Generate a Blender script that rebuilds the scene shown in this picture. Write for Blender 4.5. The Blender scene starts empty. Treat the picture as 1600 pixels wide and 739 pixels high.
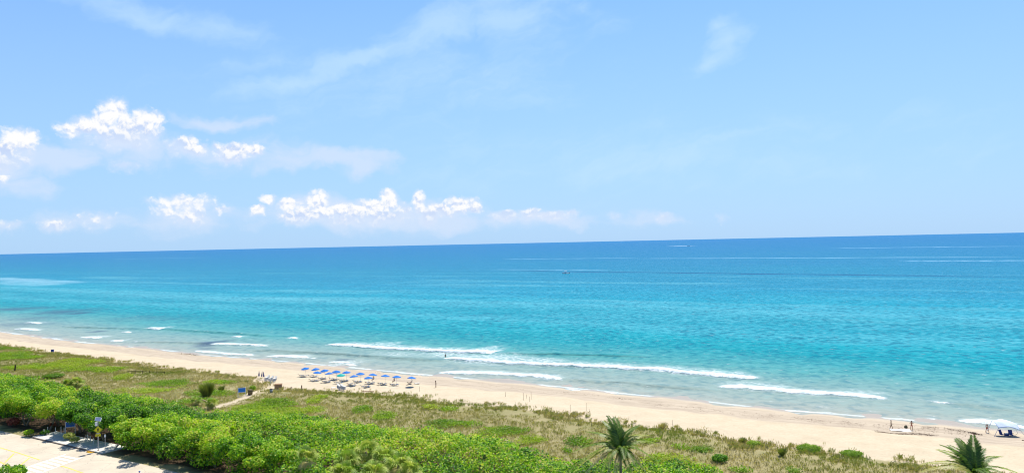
import bpy, bmesh, math, random
import numpy as np
from mathutils import Vector, Matrix, Euler
R = math.radians
rng = np.random.default_rng(7)
random.seed(7)
scene = bpy.context.scene
C = scene.collection

# ------------------------------------------------------------------ camera
CAM_Z, FPX, PITCH, ROLL = 37.0, 1164.0, R(0.52), R(1.217)
fw = Vector((0, math.cos(PITCH), math.sin(PITCH)))
R0 = Vector((1, 0, 0)); U0 = R0.cross(fw)
CR = (R0*math.cos(ROLL) - U0*math.sin(ROLL)).normalized()
CU = (R0*math.sin(ROLL) + U0*math.cos(ROLL)).normalized()
cd = bpy.data.cameras.new('camera'); cam = bpy.data.objects.new('camera', cd); C.objects.link(cam)
M = Matrix((CR, CU, -fw)).transposed().to_4x4(); M.translation = (0, 0, CAM_Z)
cam.matrix_world = M
cd.sensor_width = 36; cd.lens = FPX/1600*36; cd.clip_start = 0.5; cd.clip_end = 400000
scene.camera = cam

def pdir(px, py):
    return (CR*(px-800)/FPX - CU*(py-369.5)/FPX + fw)
def P(px, py, z=0.0):
    """point of the place at height z that the photo shows at px, py"""
    d = pdir(px, py)
    k = (z-CAM_Z)/d.z
    return Vector((d.x*k, d.y*k, z))

# ------------------------------------------------------------------ light
SUN_EL, SUN_AZ = R(60), R(22)        # azimuth measured from +Y towards +X
SKY_STRENGTH = 0.10
EXPOSURE = 0.5
scene.view_settings.view_transform = 'Standard'
scene.view_settings.look = 'None'
scene.view_settings.gamma = 1
scene.view_settings.use_curve_mapping = False
scene.view_settings.exposure = EXPOSURE
scene.cycles.filter_width = 1.1
scene.cycles.max_bounces = 6
scene.cycles.diffuse_bounces = 4
sl = bpy.data.lights.new('sun', 'SUN'); sl.energy = 5.0; sl.angle = R(0.53); sl.color = (1, 0.955, 0.87)
so = bpy.data.objects.new('sun', sl); C.objects.link(so)
sd = Vector((math.sin(SUN_AZ)*math.cos(SUN_EL), math.cos(SUN_AZ)*math.cos(SUN_EL), math.sin(SUN_EL)))
so.rotation_euler = sd.to_track_quat('Z', 'Y').to_euler()
so.location = (0, 0, 300)

def azel(px, py):
    d = pdir(px, py).normalized()
    return math.atan2(d.x, d.y), math.asin(d.z)

class NT:
    """small helper for node graphs"""
    def __init__(s, tree): s.t = tree; s.n = tree.nodes; s.l = tree.links
    def new(s, typ, **kw):
        n = s.n.new(typ)
        for k, v in kw.items(): setattr(n, k, v)
        return n
    def put(s, inp, v):
        if isinstance(v, bpy.types.NodeSocket): s.l.new(v, inp)
        elif v is not None: inp.default_value = v
    def math(s, op, a, b=None, c=None, clamp=False):
        n = s.new('ShaderNodeMath', operation=op, use_clamp=clamp)
        for i, v in enumerate((a, b, c)):
            if v is not None: s.put(n.inputs[i], v)
        return n.outputs[0]
    def vec(s, op, a, b=None, scale=None):
        n = s.new('ShaderNodeVectorMath', operation=op)
        s.put(n.inputs[0], a)
        if b is not None: s.put(n.inputs[1], b)
        if scale is not None: s.put(n.inputs['Scale'], scale)
        return n.outputs['Value'] if op in ('LENGTH', 'DOT_PRODUCT') else n.outputs[0]
    def noise(s, vec, scale=1, detail=3, rough=.5, dist=0, dims='2D', color=False):
        n = s.new('ShaderNodeTexNoise', noise_dimensions=dims)
        s.put(n.inputs['Vector'], vec); s.put(n.inputs['Scale'], scale); s.put(n.inputs['Detail'], detail)
        s.put(n.inputs['Roughness'], rough); s.put(n.inputs['Distortion'], dist)
        return n.outputs['Color' if color else 'Fac']
    def mapr(s, v, a, b, c=0., d=1., smooth=False):
        n = s.new('ShaderNodeMapRange', clamp=True)
        if smooth: n.interpolation_type = 'SMOOTHSTEP'
        s.put(n.inputs[0], v); s.put(n.inputs[1], a); s.put(n.inputs[2], b); s.put(n.inputs[3], c); s.put(n.inputs[4], d)
        return n.outputs[0]
    def mix(s, f, a, b, blend='MIX'):
        n = s.new('ShaderNodeMix', data_type='RGBA', blend_type=blend)
        s.put(n.inputs[0], f); s.put(n.inputs[6], a); s.put(n.inputs[7], b)
        return n.outputs[2]
    def ramp(s, v, stops, interp='LINEAR'):
        n = s.new('ShaderNodeValToRGB'); n.color_ramp.interpolation = interp
        e = n.color_ramp.elements
        while len(e) < len(stops): e.new(0.5)
        for x, (p, c) in zip(e, stops):
            x.position = p; x.color = (*c, 1) if len(c) == 3 else c
        s.put(n.inputs[0], v)
        return n.outputs[0]
    def xyz(s, x, y, z=0.):
        n = s.new('ShaderNodeCombineXYZ')
        for i, v in enumerate((x, y, z)): s.put(n.inputs[i], v)
        return n.outputs[0]
    def sep(s, v):
        n = s.new('ShaderNodeSeparateXYZ'); s.put(n.inputs[0], v); return n.outputs
    def attr(s, name):
        n = s.new('ShaderNodeAttribute', attribute_name=name); return n.outputs['Fac']

def srgb(r, g, b):
    return tuple(((c/255)/12.92 if c/255 <= .04045 else ((c/255+.055)/1.055)**2.4) for c in (r, g, b))

# ------------------------------------------------------------------ world: daylight sky with fair weather clouds
world = bpy.data.worlds.new('World'); scene.world = world; world.use_nodes = True
world.cycles.sampling_method = 'MANUAL'; world.cycles.sample_map_resolution = 256
wt = world.node_tree; wt.nodes.clear(); g = NT(wt)
GAIN = SKY_STRENGTH*2**EXPOSURE
sky = g.new('ShaderNodeTexSky', sky_type='NISHITA', sun_disc=False, sun_elevation=SUN_EL, sun_rotation=SUN_AZ,
            altitude=30, air_density=1.0, dust_density=0.35, ozone_density=2.5)
tc = g.new('ShaderNodeTexCoord')
D = tc.outputs['Generated']
x, y, z = g.sep(D)
az = g.math('ARCTAN2', x, y); el = g.math('ARCSINE', z)
Q = g.xyz(az, el, 0.)
warp = g.noise(Q, 42, 5, .62, color=True)
Qw = g.vec('ADD', Q, g.vec('MULTIPLY', g.vec('SUBTRACT', warp, (.5, .5, .5)), (.016, .013, 0)))
warp2 = g.noise(Q, 9, 4, .6, color=True)
Qs = g.vec('ADD', Q, g.vec('MULTIPLY', g.vec('SUBTRACT', warp2, (.5, .5, .5)), (.10, .05, 0)))

def blobs(coord, lst, flat=False):
    out = None
    for b in lst:
        px, py, rx, ry = b[:4]
        a, e = azel(px, py)
        k = 1/FPX
        w = b[4] if len(b) > 4 else 1.
        v = g.vec('SUBTRACT', coord, (a, e, 0))
        if len(b) > 5:
            n = g.new('ShaderNodeVectorRotate', rotation_type='Z_AXIS'); g.put(n.inputs['Vector'], v); n.inputs['Angle'].default_value = -R(b[5]); v = n.outputs[0]
        v = g.vec('MULTIPLY', v, (1/(rx*k), 1/(ry*k), 0))
        if flat:      # the undersides thin out slowly
            vx, vy, _ = g.sep(v)
            v = g.xyz(vx, g.math('MAXIMUM', vy, g.math('MULTIPLY', vy, .62)))
        f = g.math('MULTIPLY_ADD', g.vec('LENGTH', v), -w, w)
        out = f if out is None else g.math('MAXIMUM', out, f)
    return out

CUM = [(112,200,22,9), (135,193,22,12), (158,190,24,20), (178,176,24,22), (200,196,38,22), (226,192,28,20), (243,186,16,15), (190,212,46,15),
       (30,216,26,17), (14,236,26,22), (-6,252,28,18), (46,212,16,13), (-30,240,30,30),
       (290,226,30,14), (278,224,16,11), (312,232,18,10), (365,236,36,14), (392,232,22,9),
       (287,316,50,13,.72), (300,335,26,15,.62), (345,327,14,6,.5), (265,328,26,9,.6),
       (420,310,14,9), (401,327,13,7), (455,318,24,9), (498,314,26,17), (463,338,30,12), (485,332,36,13), (560,327,46,13),
       (606,309,18,14), (585,320,44,11), (530,326,36,12), (600,338,40,11,.8), (540,342,44,9,.6), (636,330,18,10,.5),
       (655,313,13,17), (668,337,20,13), (690,326,32,11), (720,318,32,12), (742,324,16,7), (790,336,26,9), (826,331,26,9), (862,336,32,7), (895,331,14,6,.7),
       (88,350,27,8,.62), (150,342,22,10,.3), (195,258,24,6,.5), (1035,339,20,7,.42), (958,334,14,6,.38), (1124,340,12,5,.3), (14,352,20,7,.4)]
fc = blobs(Qw, CUM, True)
vor = g.new('ShaderNodeTexVoronoi', feature='F1', voronoi_dimensions='2D'); g.put(vor.inputs['Vector'], Qw)
vor.inputs['Scale'].default_value = 72; vor.inputs['Detail'].default_value = 2.5; vor.inputs['Roughness'].default_value = .55
bil = vor.outputs['Distance']
n1 = g.noise(Q, 52, 7, .64)
dens = g.math('ADD', fc, g.math('MULTIPLY_ADD', bil, -.55, .30))
dens = g.math('ADD', dens, g.math('MULTIPLY_ADD', n1, .62, -.26))
cov = g.mapr(dens, -.06, .56, 0, 1, True)
# relief inside the cloud: how the billows face the sun
vor2 = g.new('ShaderNodeTexVoronoi', feature='F1', voronoi_dimensions='2D'); g.put(vor2.inputs['Vector'], g.vec('ADD', Qw, (.0015, .0045, 0)))
vor2.inputs['Scale'].default_value = 72; vor2.inputs['Detail'].default_value = 2.5; vor2.inputs['Roughness'].default_value = .55
rel = g.math('SUBTRACT', vor2.outputs['Distance'], bil)
n1b = g.noise(g.vec('ADD', Q, (.0015, .005, 0)), 52, 7, .64)
rel = g.math('ADD', g.math('MULTIPLY', rel, .8), g.math('MULTIPLY', g.math('SUBTRACT', n1, n1b), 1.6))
# height above the flat bases: an upper bank whose base varies along the horizon, and a low row far out
def evalpx(px, py): return azel(px, py)
elw = g.sep(Qw)[1]
baseup = g.ramp(g.mapr(az, azel(-60, 240)[0], azel(460, 240)[0]), [(0., (azel(0, 262)[1]*4,)*3), (.26, (azel(60, 262)[1]*4,)*3), (.31, (azel(110, 226)[1]*4,)*3), (.60, (azel(250, 226)[1]*4,)*3), (.66, (azel(290, 256)[1]*4,)*3), (1., (azel(400, 264)[1]*4,)*3)])
hup = g.math('MULTIPLY', g.math('SUBTRACT', elw, g.math('MULTIPLY', baseup, .25)), FPX/46)
hlo = g.math('MULTIPLY', g.math('SUBTRACT', elw, g.math('MULTIPLY_ADD', az, .021, azel(600, 350)[1]+.003)), FPX/46)
isup = g.math('GREATER_THAN', el, azel(300, 280)[1])
vert = g.math('ADD', g.math('MULTIPLY', hup, isup), g.math('MULTIPLY', hlo, g.math('SUBTRACT', 1., isup)))
vert = g.mapr(vert, 0., .9, -.42, .30)
shade = g.mapr(g.math('ADD', g.math('MULTIPLY', rel, .75), g.math('MULTIPLY', vert, .8)), -.36, .22, 0, 1, True)
cov = g.math('MULTIPLY', cov, g.mapr(vert, -.40, .0, .25, 1, True))

SOFT = [(85,250,75,26,1.), (330,193,95,11,.9), (200,225,95,30,.75), (350,245,110,24,.7), (520,250,125,19,1.15,-2), (575,262,60,16,.8), (455,238,70,15,.7),
        (290,340,90,26,.8), (500,332,130,30,1.15), (600,340,120,24,1.05), (700,340,95,26,1.05), (840,342,110,18,.9), (1020,342,80,10,.5), (40,290,60,18,.6), (150,345,90,14,.5), (-10,265,50,30,.9)]
fs = blobs(Qs, SOFT)
n2 = g.noise(g.vec('MULTIPLY', Qs, (1, 2.2, 1)), 14, 6, .6)
soft = g.math('ADD', fs, g.math('MULTIPLY_ADD', n2, 1.3, -.65))
soft = g.mapr(soft, -.15, .75, 0, .78, True)
CIR = [(250,28,140,24,1.2,-9), (330,42,90,20,.8,-6), (455,128,120,20,1.15,14), (560,92,140,20,1.15,24), (690,40,160,32,1.1,18), (800,20,90,50,1.,-10), (890,10,70,24,.5,-25),
       (1128,60,34,34,1.1,-20), (1108,88,44,18,1.,25), (1112,40,26,16,.9), (640,130,260,60,.5,4), (1000,250,380,50,.45,0)]
fi = blobs(Qs, CIR)
n = g.new('ShaderNodeVectorRotate', rotation_type='Z_AXIS'); g.put(n.inputs['Vector'], Qs); n.inputs['Angle'].default_value = R(-14)
n3 = g.noise(g.vec('MULTIPLY', n.outputs[0], (1, 3.2, 1)), 10, 8, .6, .0)
cir = g.math('ADD', fi, g.math('MULTIPLY_ADD', n3, 1.5, -.75))
cir = g.mapr(cir, -.2, 1.1, 0, .52, True)

base = g.mix(1., sky.outputs[0], (0.63, 0.88, 1.25, 1), 'MULTIPLY')
airy = tuple(c/GAIN for c in srgb(160, 212, 255))
high = g.mapr(el, .36, .9, 1, 0)
base = g.mix(g.math('MULTIPLY', high, .35), g.mix(high, g.mix(1., base, (.55, .62, .68, 1), 'MULTIPLY'), base), (*airy, 1))
lift = g.mapr(el, 0., .34, .85, .0)
base = g.mix(lift, base, (*[c/GAIN for c in srgb(180, 215, 252)], 1))
def disp(r, gg, b): return (*[c/GAIN for c in srgb(r, gg, b)], 1)
col = g.mix(cir, base, disp(206, 236, 255))
col = g.mix(soft, col, disp(215, 231, 254))
puff = g.mix(shade, disp(202, 219, 250), disp(255, 255, 255))
halo = g.mapr(g.math('ADD', fc, g.math('MULTIPLY_ADD', n1, .9, -.42)), -.12, .55, 0, .62, True)      # thin vapour round the puffs
col = g.mix(halo, col, disp(222, 234, 254))
col = g.mix(cov, col, puff)
below = g.mapr(el, -.02, 0., 0, 1)
col = g.mix(below, disp(120, 170, 220), col)
bg = g.new('ShaderNodeBackground'); g.put(bg.inputs['Color'], col); bg.inputs['Strength'].default_value = SKY_STRENGTH
wo = g.new('ShaderNodeOutputWorld'); g.l.new(bg.outputs[0], wo.inputs['Surface'])

# ------------------------------------------------------------------ helpers
def hash01(ix, iy, seed):
    h = (ix.astype(np.int64)*374761393 + iy.astype(np.int64)*668265263 + seed*2147483647) & 0xffffffff
    h = ((h ^ (h >> 13))*1274126177) & 0xffffffff
    h = h ^ (h >> 16)
    return (h & 0xffffff)/float(0xffffff)
def vnoise(x, y, sc, seed=0, octs=1):
    """value noise in 0..1; sc = feature size"""
    out = 0; amp = 1; tot = 0
    for o in range(octs):
        X = np.asarray(x, float)/sc; Y = np.asarray(y, float)/sc
        ix = np.floor(X); iy = np.floor(Y); fx = X-ix; fy = Y-iy
        fx = fx*fx*(3-2*fx); fy = fy*fy*(3-2*fy)
        a = hash01(ix, iy, seed+o); b = hash01(ix+1, iy, seed+o); c = hash01(ix, iy+1, seed+o); d = hash01(ix+1, iy+1, seed+o)
        out = out + amp*((a*(1-fx)+b*fx)*(1-fy)+(c*(1-fx)+d*fx)*fy); tot += amp
        amp *= .5; sc *= .5
    return out/tot
def smooth(x, a, b):
    t = np.clip((np.asarray(x, float)-a)/(b-a), 0, 1); return t*t*(3-2*t)

# the shore frame: s runs along the beach (to the right, towards us), t out to sea
ES = Vector((0.85, -0.5268, 0)).normalized(); ET = Vector((-ES.y, ES.x, 0))
def st(v): return v.x*ES.x+v.y*ES.y, v.x*ET.x+v.y*ET.y
def xy(s, t): return s*ES.x+t*ET.x, s*ES.y+t*ET.y
def curve(pts, z):
    q = sorted(st(P(px, py, z)) for px, py in pts)
    return np.array([a for a, _ in q]), np.array([b for _, b in q])

SH = curve([(0,518),(78,529),(129,535),(226,544),(323,555),(400,561),(513,571),(594,579),(681,587),(800,598),(881,605),(962,614),(1026,620),
            (1107,628),(1200,639),(1329,649),(1439,658),(1523,668),(1600,676)], 0.)
VE = curve([(0,539),(71,550),(145,558),(226,569),(291,579),(356,585),(400,592),(432,608),(481,610),(545,611.6),(594,614),(659,618),(681,626),(723,629),
            (800,634),(865,642),(929,655),(994,663),(1075,671),(1139,684),(1200,692),(1265,696),(1307,707),(1381,713),(1459,724),(1507,737)], 2.1)
TH = curve([(0,580),(65,591),(129,609),(178,612),(259,622),(323,641),(400,644),(497,648),(562,659),(626,667),(691,670),(756,682),(800,684),(832,700),(881,713),
            (929,721),(994,722),(1060,717),(1110,726),(1160,747)], 4.2)
def T0(s): return np.interp(s, SH[0], SH[1])
def T1(s): return np.interp(s, VE[0], VE[1])
def T2(s): return np.interp(s, TH[0], TH[1])
CURB_T = 70.6
def ground_z(s, t):
    s = np.asarray(s, float); t = np.asarray(t, float)
    off = T0(s)-t                       # metres inland of the water's edge
    wid = np.maximum(T0(s)-T1(s), 12)
    beach = 1.75*np.clip(off/wid, -3, 1)**1.0
    beach = np.where(off < 0, off*.055, 1.75*smooth(off, -wid*.3, wid*1.05)/1.0-.22*0)
    b0 = 1.75*smooth(0, -wid*.3, wid*1.05)
    beach = np.where(off < 0, off*.055, (beach-b0)*1.75/(1.75-b0))
    inl = np.clip(T1(s)-t, 0, None)     # metres behind the dune edge
    dune = 1.1*smooth(inl, 0, 9) + (vnoise(s, t, 9, 3, 2)-.5)*1.1*smooth(inl, 0, 6)*smooth(t, 84, 96)
    lump = (vnoise(s, t, 4.5, 5, 2)-.45)*.7*smooth(inl, -3, 1)*smooth(inl, 6, 2)
    fine = (vnoise(s, t, 1.8, 9, 2)-.5)*.12*smooth(off, 3, 10)*smooth(t, 80, 90)
    return beach + dune + lump + fine
ROAD_Z = 2.85
def Gz(x, y):
    s, t = x*ES.x+y*ES.y, x*ET.x+y*ET.y
    return float(ground_z(s, t))
def on_ground(px, py, it=6):
    zz = 2.
    for _ in range(it):
        v = P(px, py, zz); zz = Gz(v.x, v.y)
    return P(px, py, zz)

NT.noise.__defaults__ = tuple('3D' if v == '2D' else v for v in NT.noise.__defaults__)
def material(name):
    m = bpy.data.materials.new(name); m.use_nodes = True; m.node_tree.nodes.clear()
    g = NT(m.node_tree); o = g.new('ShaderNodeOutputMaterial'); return m, g, o
def simple(name, col, rough=.7, spec=.3, metal=0, var=.12, scale=3):
    m, g, o = material(name)
    b = g.new('ShaderNodeBsdfPrincipled')
    t = g.new('ShaderNodeTexCoord').outputs['Object']
    f = g.noise(t, scale, 4, .6)
    c = g.mix(g.mapr(f, .3, .7), (*[v*(1-var) for v in col], 1), (*[min(1, v*(1+var)) for v in col], 1))
    g.put(b.inputs['Base Color'], c); b.inputs['Roughness'].default_value = rough
    b.inputs['Specular IOR Level'].default_value = spec; b.inputs['Metallic'].default_value = metal
    g.l.new(b.outputs[0], o.inputs[0]); return m

def mesh_np(name, verts, faces, mat, attrs=None, smooth_=False, parent=None):
    """one mesh from numpy arrays; faces (n,k)"""
    me = bpy.data.meshes.new(name)
    verts = np.asarray(verts, np.float32); faces = np.asarray(faces, np.int32); n, k = faces.shape
    me.vertices.add(len(verts)); me.vertices.foreach_set('co', verts.ravel())
    me.loops.add(n*k); me.loops.foreach_set('vertex_index', faces.ravel())
    me.polygons.add(n); me.polygons.foreach_set('loop_start', np.arange(0, n*k, k, dtype=np.int32))
    me.polygons.foreach_set('loop_total', np.full(n, k, np.int32))
    if smooth_: me.polygons.foreach_set('use_smooth', np.ones(n, bool))
    me.update(calc_edges=True)
    for an, (dom, arr) in (attrs or {}).items():
        a = me.attributes.new(an, 'FLOAT', dom); a.data.foreach_set('value', np.asarray(arr, np.float32))
    me.materials.append(mat)
    o = bpy.data.objects.new(name, me); C.objects.link(o)
    if parent: o.parent = parent
    return o
def tag(o, label=None, cat=None, group=None, kind=None):
    if label: o['label'] = label
    if cat: o['category'] = cat
    if group: o['group'] = group
    if kind: o['kind'] = kind
    return o
def empty(name, loc, rz=0, **kw):
    o = bpy.data.objects.new(name, None); C.objects.link(o); o.location = loc; o.rotation_euler = (0, 0, rz)
    o.empty_display_size = .2
    return tag(o, **kw)

class MB:
    """collects shapes, then links them as one mesh"""
    def __init__(s): s.b = bmesh.new()
    def box(s, c, d, rot=None, bevel=0):
        m = Matrix.Translation(c) @ (Euler(rot).to_matrix().to_4x4() if rot else Matrix()) @ Matrix.Diagonal((*d, 1))
        r = bmesh.ops.create_cube(s.b, size=1, matrix=m)
        if bevel:
            es = list({e for v in r['verts'] for e in v.link_edges})
            bmesh.ops.bevel(s.b, geom=es, offset=bevel, segments=2, affect='EDGES', profile=.6)
        return s
    def tube(s, pts, rad, n=8, caps=True):
        pts = [Vector(p) for p in pts]
        if not hasattr(rad, '__len__'): rad = [rad]*len(pts)
        rings = []; up = Vector((.13, .21, 1))
        for i, p in enumerate(pts):
            d = (pts[min(i+1, len(pts)-1)]-pts[max(i-1, 0)]).normalized()
            a = d.cross(up)
            if a.length < .1: a = d.cross(Vector((1, 0, 0)))
            a.normalize(); b = d.cross(a)
            rings.append([s.b.verts.new(p+(a*math.cos(k*2*math.pi/n)+b*math.sin(k*2*math.pi/n))*rad[i]) for k in range(n)])
        for r0, r1 in zip(rings, rings[1:]):
            for k in range(n): s.b.faces.new((r0[k], r0[(k+1) % n], r1[(k+1) % n], r1[k]))
        if caps:
            s.b.faces.new(rings[0][::-1]); s.b.faces.new(rings[-1])
        return s
    def poly(s, pts, thick=0):
        vs = [s.b.verts.new(p) for p in pts]; f = s.b.faces.new(vs)
        if thick:
            n = (Vector(pts[1])-Vector(pts[0])).cross(Vector(pts[2])-Vector(pts[0])).normalized()*thick
            w = [s.b.verts.new(Vector(p)+n) for p in pts]; s.b.faces.new(w[::-1])
            for i in range(len(vs)):
                j = (i+1) % len(vs); s.b.faces.new((vs[j], vs[i], w[i], w[j]))
        return s
    def lathe(s, prof, n=16, c=(0, 0, 0)):
        c = Vector(c); rings = []
        for r, z in prof:
            rings.append([s.b.verts.new(c+Vector((max(r, .001)*math.cos(k*2*math.pi/n), max(r, .001)*math.sin(k*2*math.pi/n), z))) for k in range(n)])
        for r0, r1 in zip(rings, rings[1:]):
            for k in range(n): s.b.faces.new((r0[k], r0[(k+1) % n], r1[(k+1) % n], r1[k]))
        s.b.faces.new(rings[0][::-1]); s.b.faces.new(rings[-1])
        return s
    def build(s, name, mat, parent=None, smooth_=False):
        bmesh.ops.recalc_face_normals(s.b, faces=s.b.faces)
        me = bpy.data.meshes.new(name); s.b.to_mesh(me); s.b.free(); me.materials.append(mat)
        if smooth_: me.polygons.foreach_set('use_smooth', np.ones(len(me.polygons), bool))
        o = bpy.data.objects.new(name, me); C.objects.link(o)
        if parent: o.parent = parent
        return o

# ------------------------------------------------------------------ ground
def grid(S, T, zf, drop=None):
    SS, TT = np.meshgrid(S, T); X, Y = xy(SS, TT); Z = zf(SS, TT)
    V = np.stack([X, Y, Z], -1).reshape(-1, 3)
    i = np.arange(len(T)-1)[:, None]*len(S)+np.arange(len(S)-1)[None]
    F = np.stack([i, i+1, i+1+len(S), i+len(S)], -1).reshape(-1, 4)
    return V, F, SS.ravel(), TT.ravel()
def grow(a, b, step, far, sign, f=1.35):
    out = []; x = a if sign < 0 else b; d = step
    while abs(x-(a if sign < 0 else b)) < far:
        d *= f; x += sign*d; out.append(x)
    return out[::-1] if sign < 0 else out
S = np.array(grow(-460, 70, 1.6, 6000, -1) + list(np.arange(-460, 70.1, 1.6)) + grow(-460, 70, 1.6, 6000, 1))
T = np.array(grow(60, 215, 1.2, 6000, -1, 1.4) + list(np.arange(60, 215.1, 1.1)) + [260, 400])

m_ground, g, o = material('dune_ground')
pos = g.new('ShaderNodeNewGeometry').outputs['Position']
def shore_uv(g, pos, kx, ky):
    n = g.new('ShaderNodeVectorRotate', rotation_type='Z_AXIS'); g.put(n.inputs['Vector'], pos)
    n.inputs['Angle'].default_value = math.atan2(0.5268, 0.85)
    return g.vec('MULTIPLY', n.outputs[0], (kx, ky, 1))
off = g.attr('off'); soil = g.attr('soil'); duneA = g.attr('dune')
ns = g.noise(pos, .35, 6, .65); nf = g.noise(pos, 2.2, 5, .7)
sand = g.mix(g.mapr(ns, .3, .7), (.46, .38, .26, 1), (.53, .445, .315, 1))
sand = g.mix(g.mapr(nf, .45, .72, 0, .6), sand, (.37, .305, .22, 1))
# trampled and tracked lower beach with bits of dried weed
uvs = shore_uv(g, pos, .05, .55)
band = g.math('MULTIPLY', g.mapr(off, 1.5, 4.5, 0, 1, True), g.mapr(g.math('ADD', off, g.math('MULTIPLY', g.noise(shore_uv(g, pos, .03, .1), 1, 3), 5)), 16.5, 18.5, 1, 0, True))
trk = g.noise(uvs, 1.6, 7, .7)
lower = g.mix(g.mapr(trk, .35, .68, 0, 1), (.46, .385, .29, 1), (.30, .24, .18, 1))
sand = g.mix(g.math('MULTIPLY', band, .85), sand, lower)
wr = g.noise(shore_uv(g, pos, .12, .8), 1.7, 8, .75)
wl = g.math('MULTIPLY', band, g.mapr(wr, .60, .72, 0, .8))
sand = g.mix(wl, sand, (.16, .115, .08, 1))
wet = g.mapr(g.math('ADD', off, g.math('MULTIPLY', g.noise(shore_uv(g, pos, .05, .1), 1, 4), -3)), -1.5, 2.2, 1, 0, True)
sand = g.mix(g.math('MULTIPLY', wet, .8), sand, (.31, .26, .205, 1))
# thin ground under the dune grass
dn = g.noise(pos, .12, 6, .7)
dcol = g.ramp(dn, [(.3, (.17, .175, .055)), (.5, (.25, .22, .10)), (.7, (.30, .255, .13)), (.88, (.40, .34, .22))])
dn2 = g.noise(pos, 1.1, 5, .75)
dm = g.math('MULTIPLY', duneA, g.mapr(g.math('ADD', dn2, g.math('MULTIPLY', duneA, .25)), .42, .62, 0, 1))
col = g.mix(dm, sand, dcol)
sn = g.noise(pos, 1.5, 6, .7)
scol = g.ramp(sn, [(.3, (.02, .015, .008)), (.55, (.07, .04, .02)), (.78, (.19, .10, .055))])  # leaf litter brown, darkened in colour to stand in for shade under the trees
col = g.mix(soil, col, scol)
b = g.new('ShaderNodeBsdfPrincipled'); g.put(b.inputs['Base Color'], col)
g.put(b.inputs['Roughness'], g.mapr(wet, 0, 1, .95, .35)); b.inputs['Specular IOR Level'].default_value = .25
bp = g.new('ShaderNodeBump'); bp.inputs['Strength'].default_value = .6; bp.inputs['Distance'].default_value = .12
g.put(bp.inputs['Height'], g.math('ADD', g.noise(pos, 1.3, 5, .65), g.math('MULTIPLY', g.noise(uvs, 2.5, 5, .7), band)))
g.l.new(bp.outputs[0], b.inputs['Normal']); g.l.new(b.outputs[0], o.inputs[0])

def zfun(s, t):
    z = ground_z(s, t)
    k = smooth(t, 78, 82)
    z = z*k + 2.84*(1-k)
    z = np.where(t < 71.5, ROAD_Z-.06, z)
    return z
V, F, Sv, Tv = grid(S, T, zfun)
offv = T0(Sv)-Tv
edge = vnoise(Sv, Tv, 3.2, 21, 3)
_pp = [st(P(*p)) for p in ((340,634,3.), (365,629,3.), (385,619,3.), (410,608,2.6), (440,603,2.), (480,598,1.6))]
_dm = np.full(Sv.shape, 1e9)
for (a0, a1), (b0, b1) in zip(_pp, _pp[1:]):
    L2 = (b0-a0)**2+(b1-a1)**2; f = np.clip(((Sv-a0)*(b0-a0)+(Tv-a1)*(b1-a1))/L2, 0, 1); _dm = np.minimum(_dm, np.hypot(Sv-(a0+f*(b0-a0)), Tv-(a1+f*(b1-a1))))
dunev = smooth(T1(Sv)-Tv + (edge-.5)*5, -.5, 2.5)*smooth(_dm, .8, 2.2)
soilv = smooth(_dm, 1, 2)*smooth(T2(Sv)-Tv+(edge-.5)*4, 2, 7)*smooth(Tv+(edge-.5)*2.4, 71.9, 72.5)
ground = mesh_np('ground', V, F, m_ground, {'off': ('POINT', offv), 'dune': ('POINT', dunev), 'soil': ('POINT', soilv)}, True)
tag(ground, kind='structure')

# ------------------------------------------------------------------ sea
OFF = list(np.arange(-9, 118, .65)); d = .65
while OFF[-1] < 160000: d *= 1.16; OFF.append(OFF[-1]+d)
SW = np.array(grow(-640, 60, 1.2, 160000, -1, 1.3) + list(np.arange(-640, 60.1, 1.2)) + grow(-470, 60, 1.2, 160000, 1, 1.3))
OFF = np.array(OFF)
SS, OO = np.meshgrid(SW, OFF)
fade = 1-smooth(OO, 60, 600)
TT = (T0(SS)-164)*fade + 164 + OO
Z = np.zeros_like(SS); FOAM = np.zeros_like(SS); LACE = np.zeros_like(SS)
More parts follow.
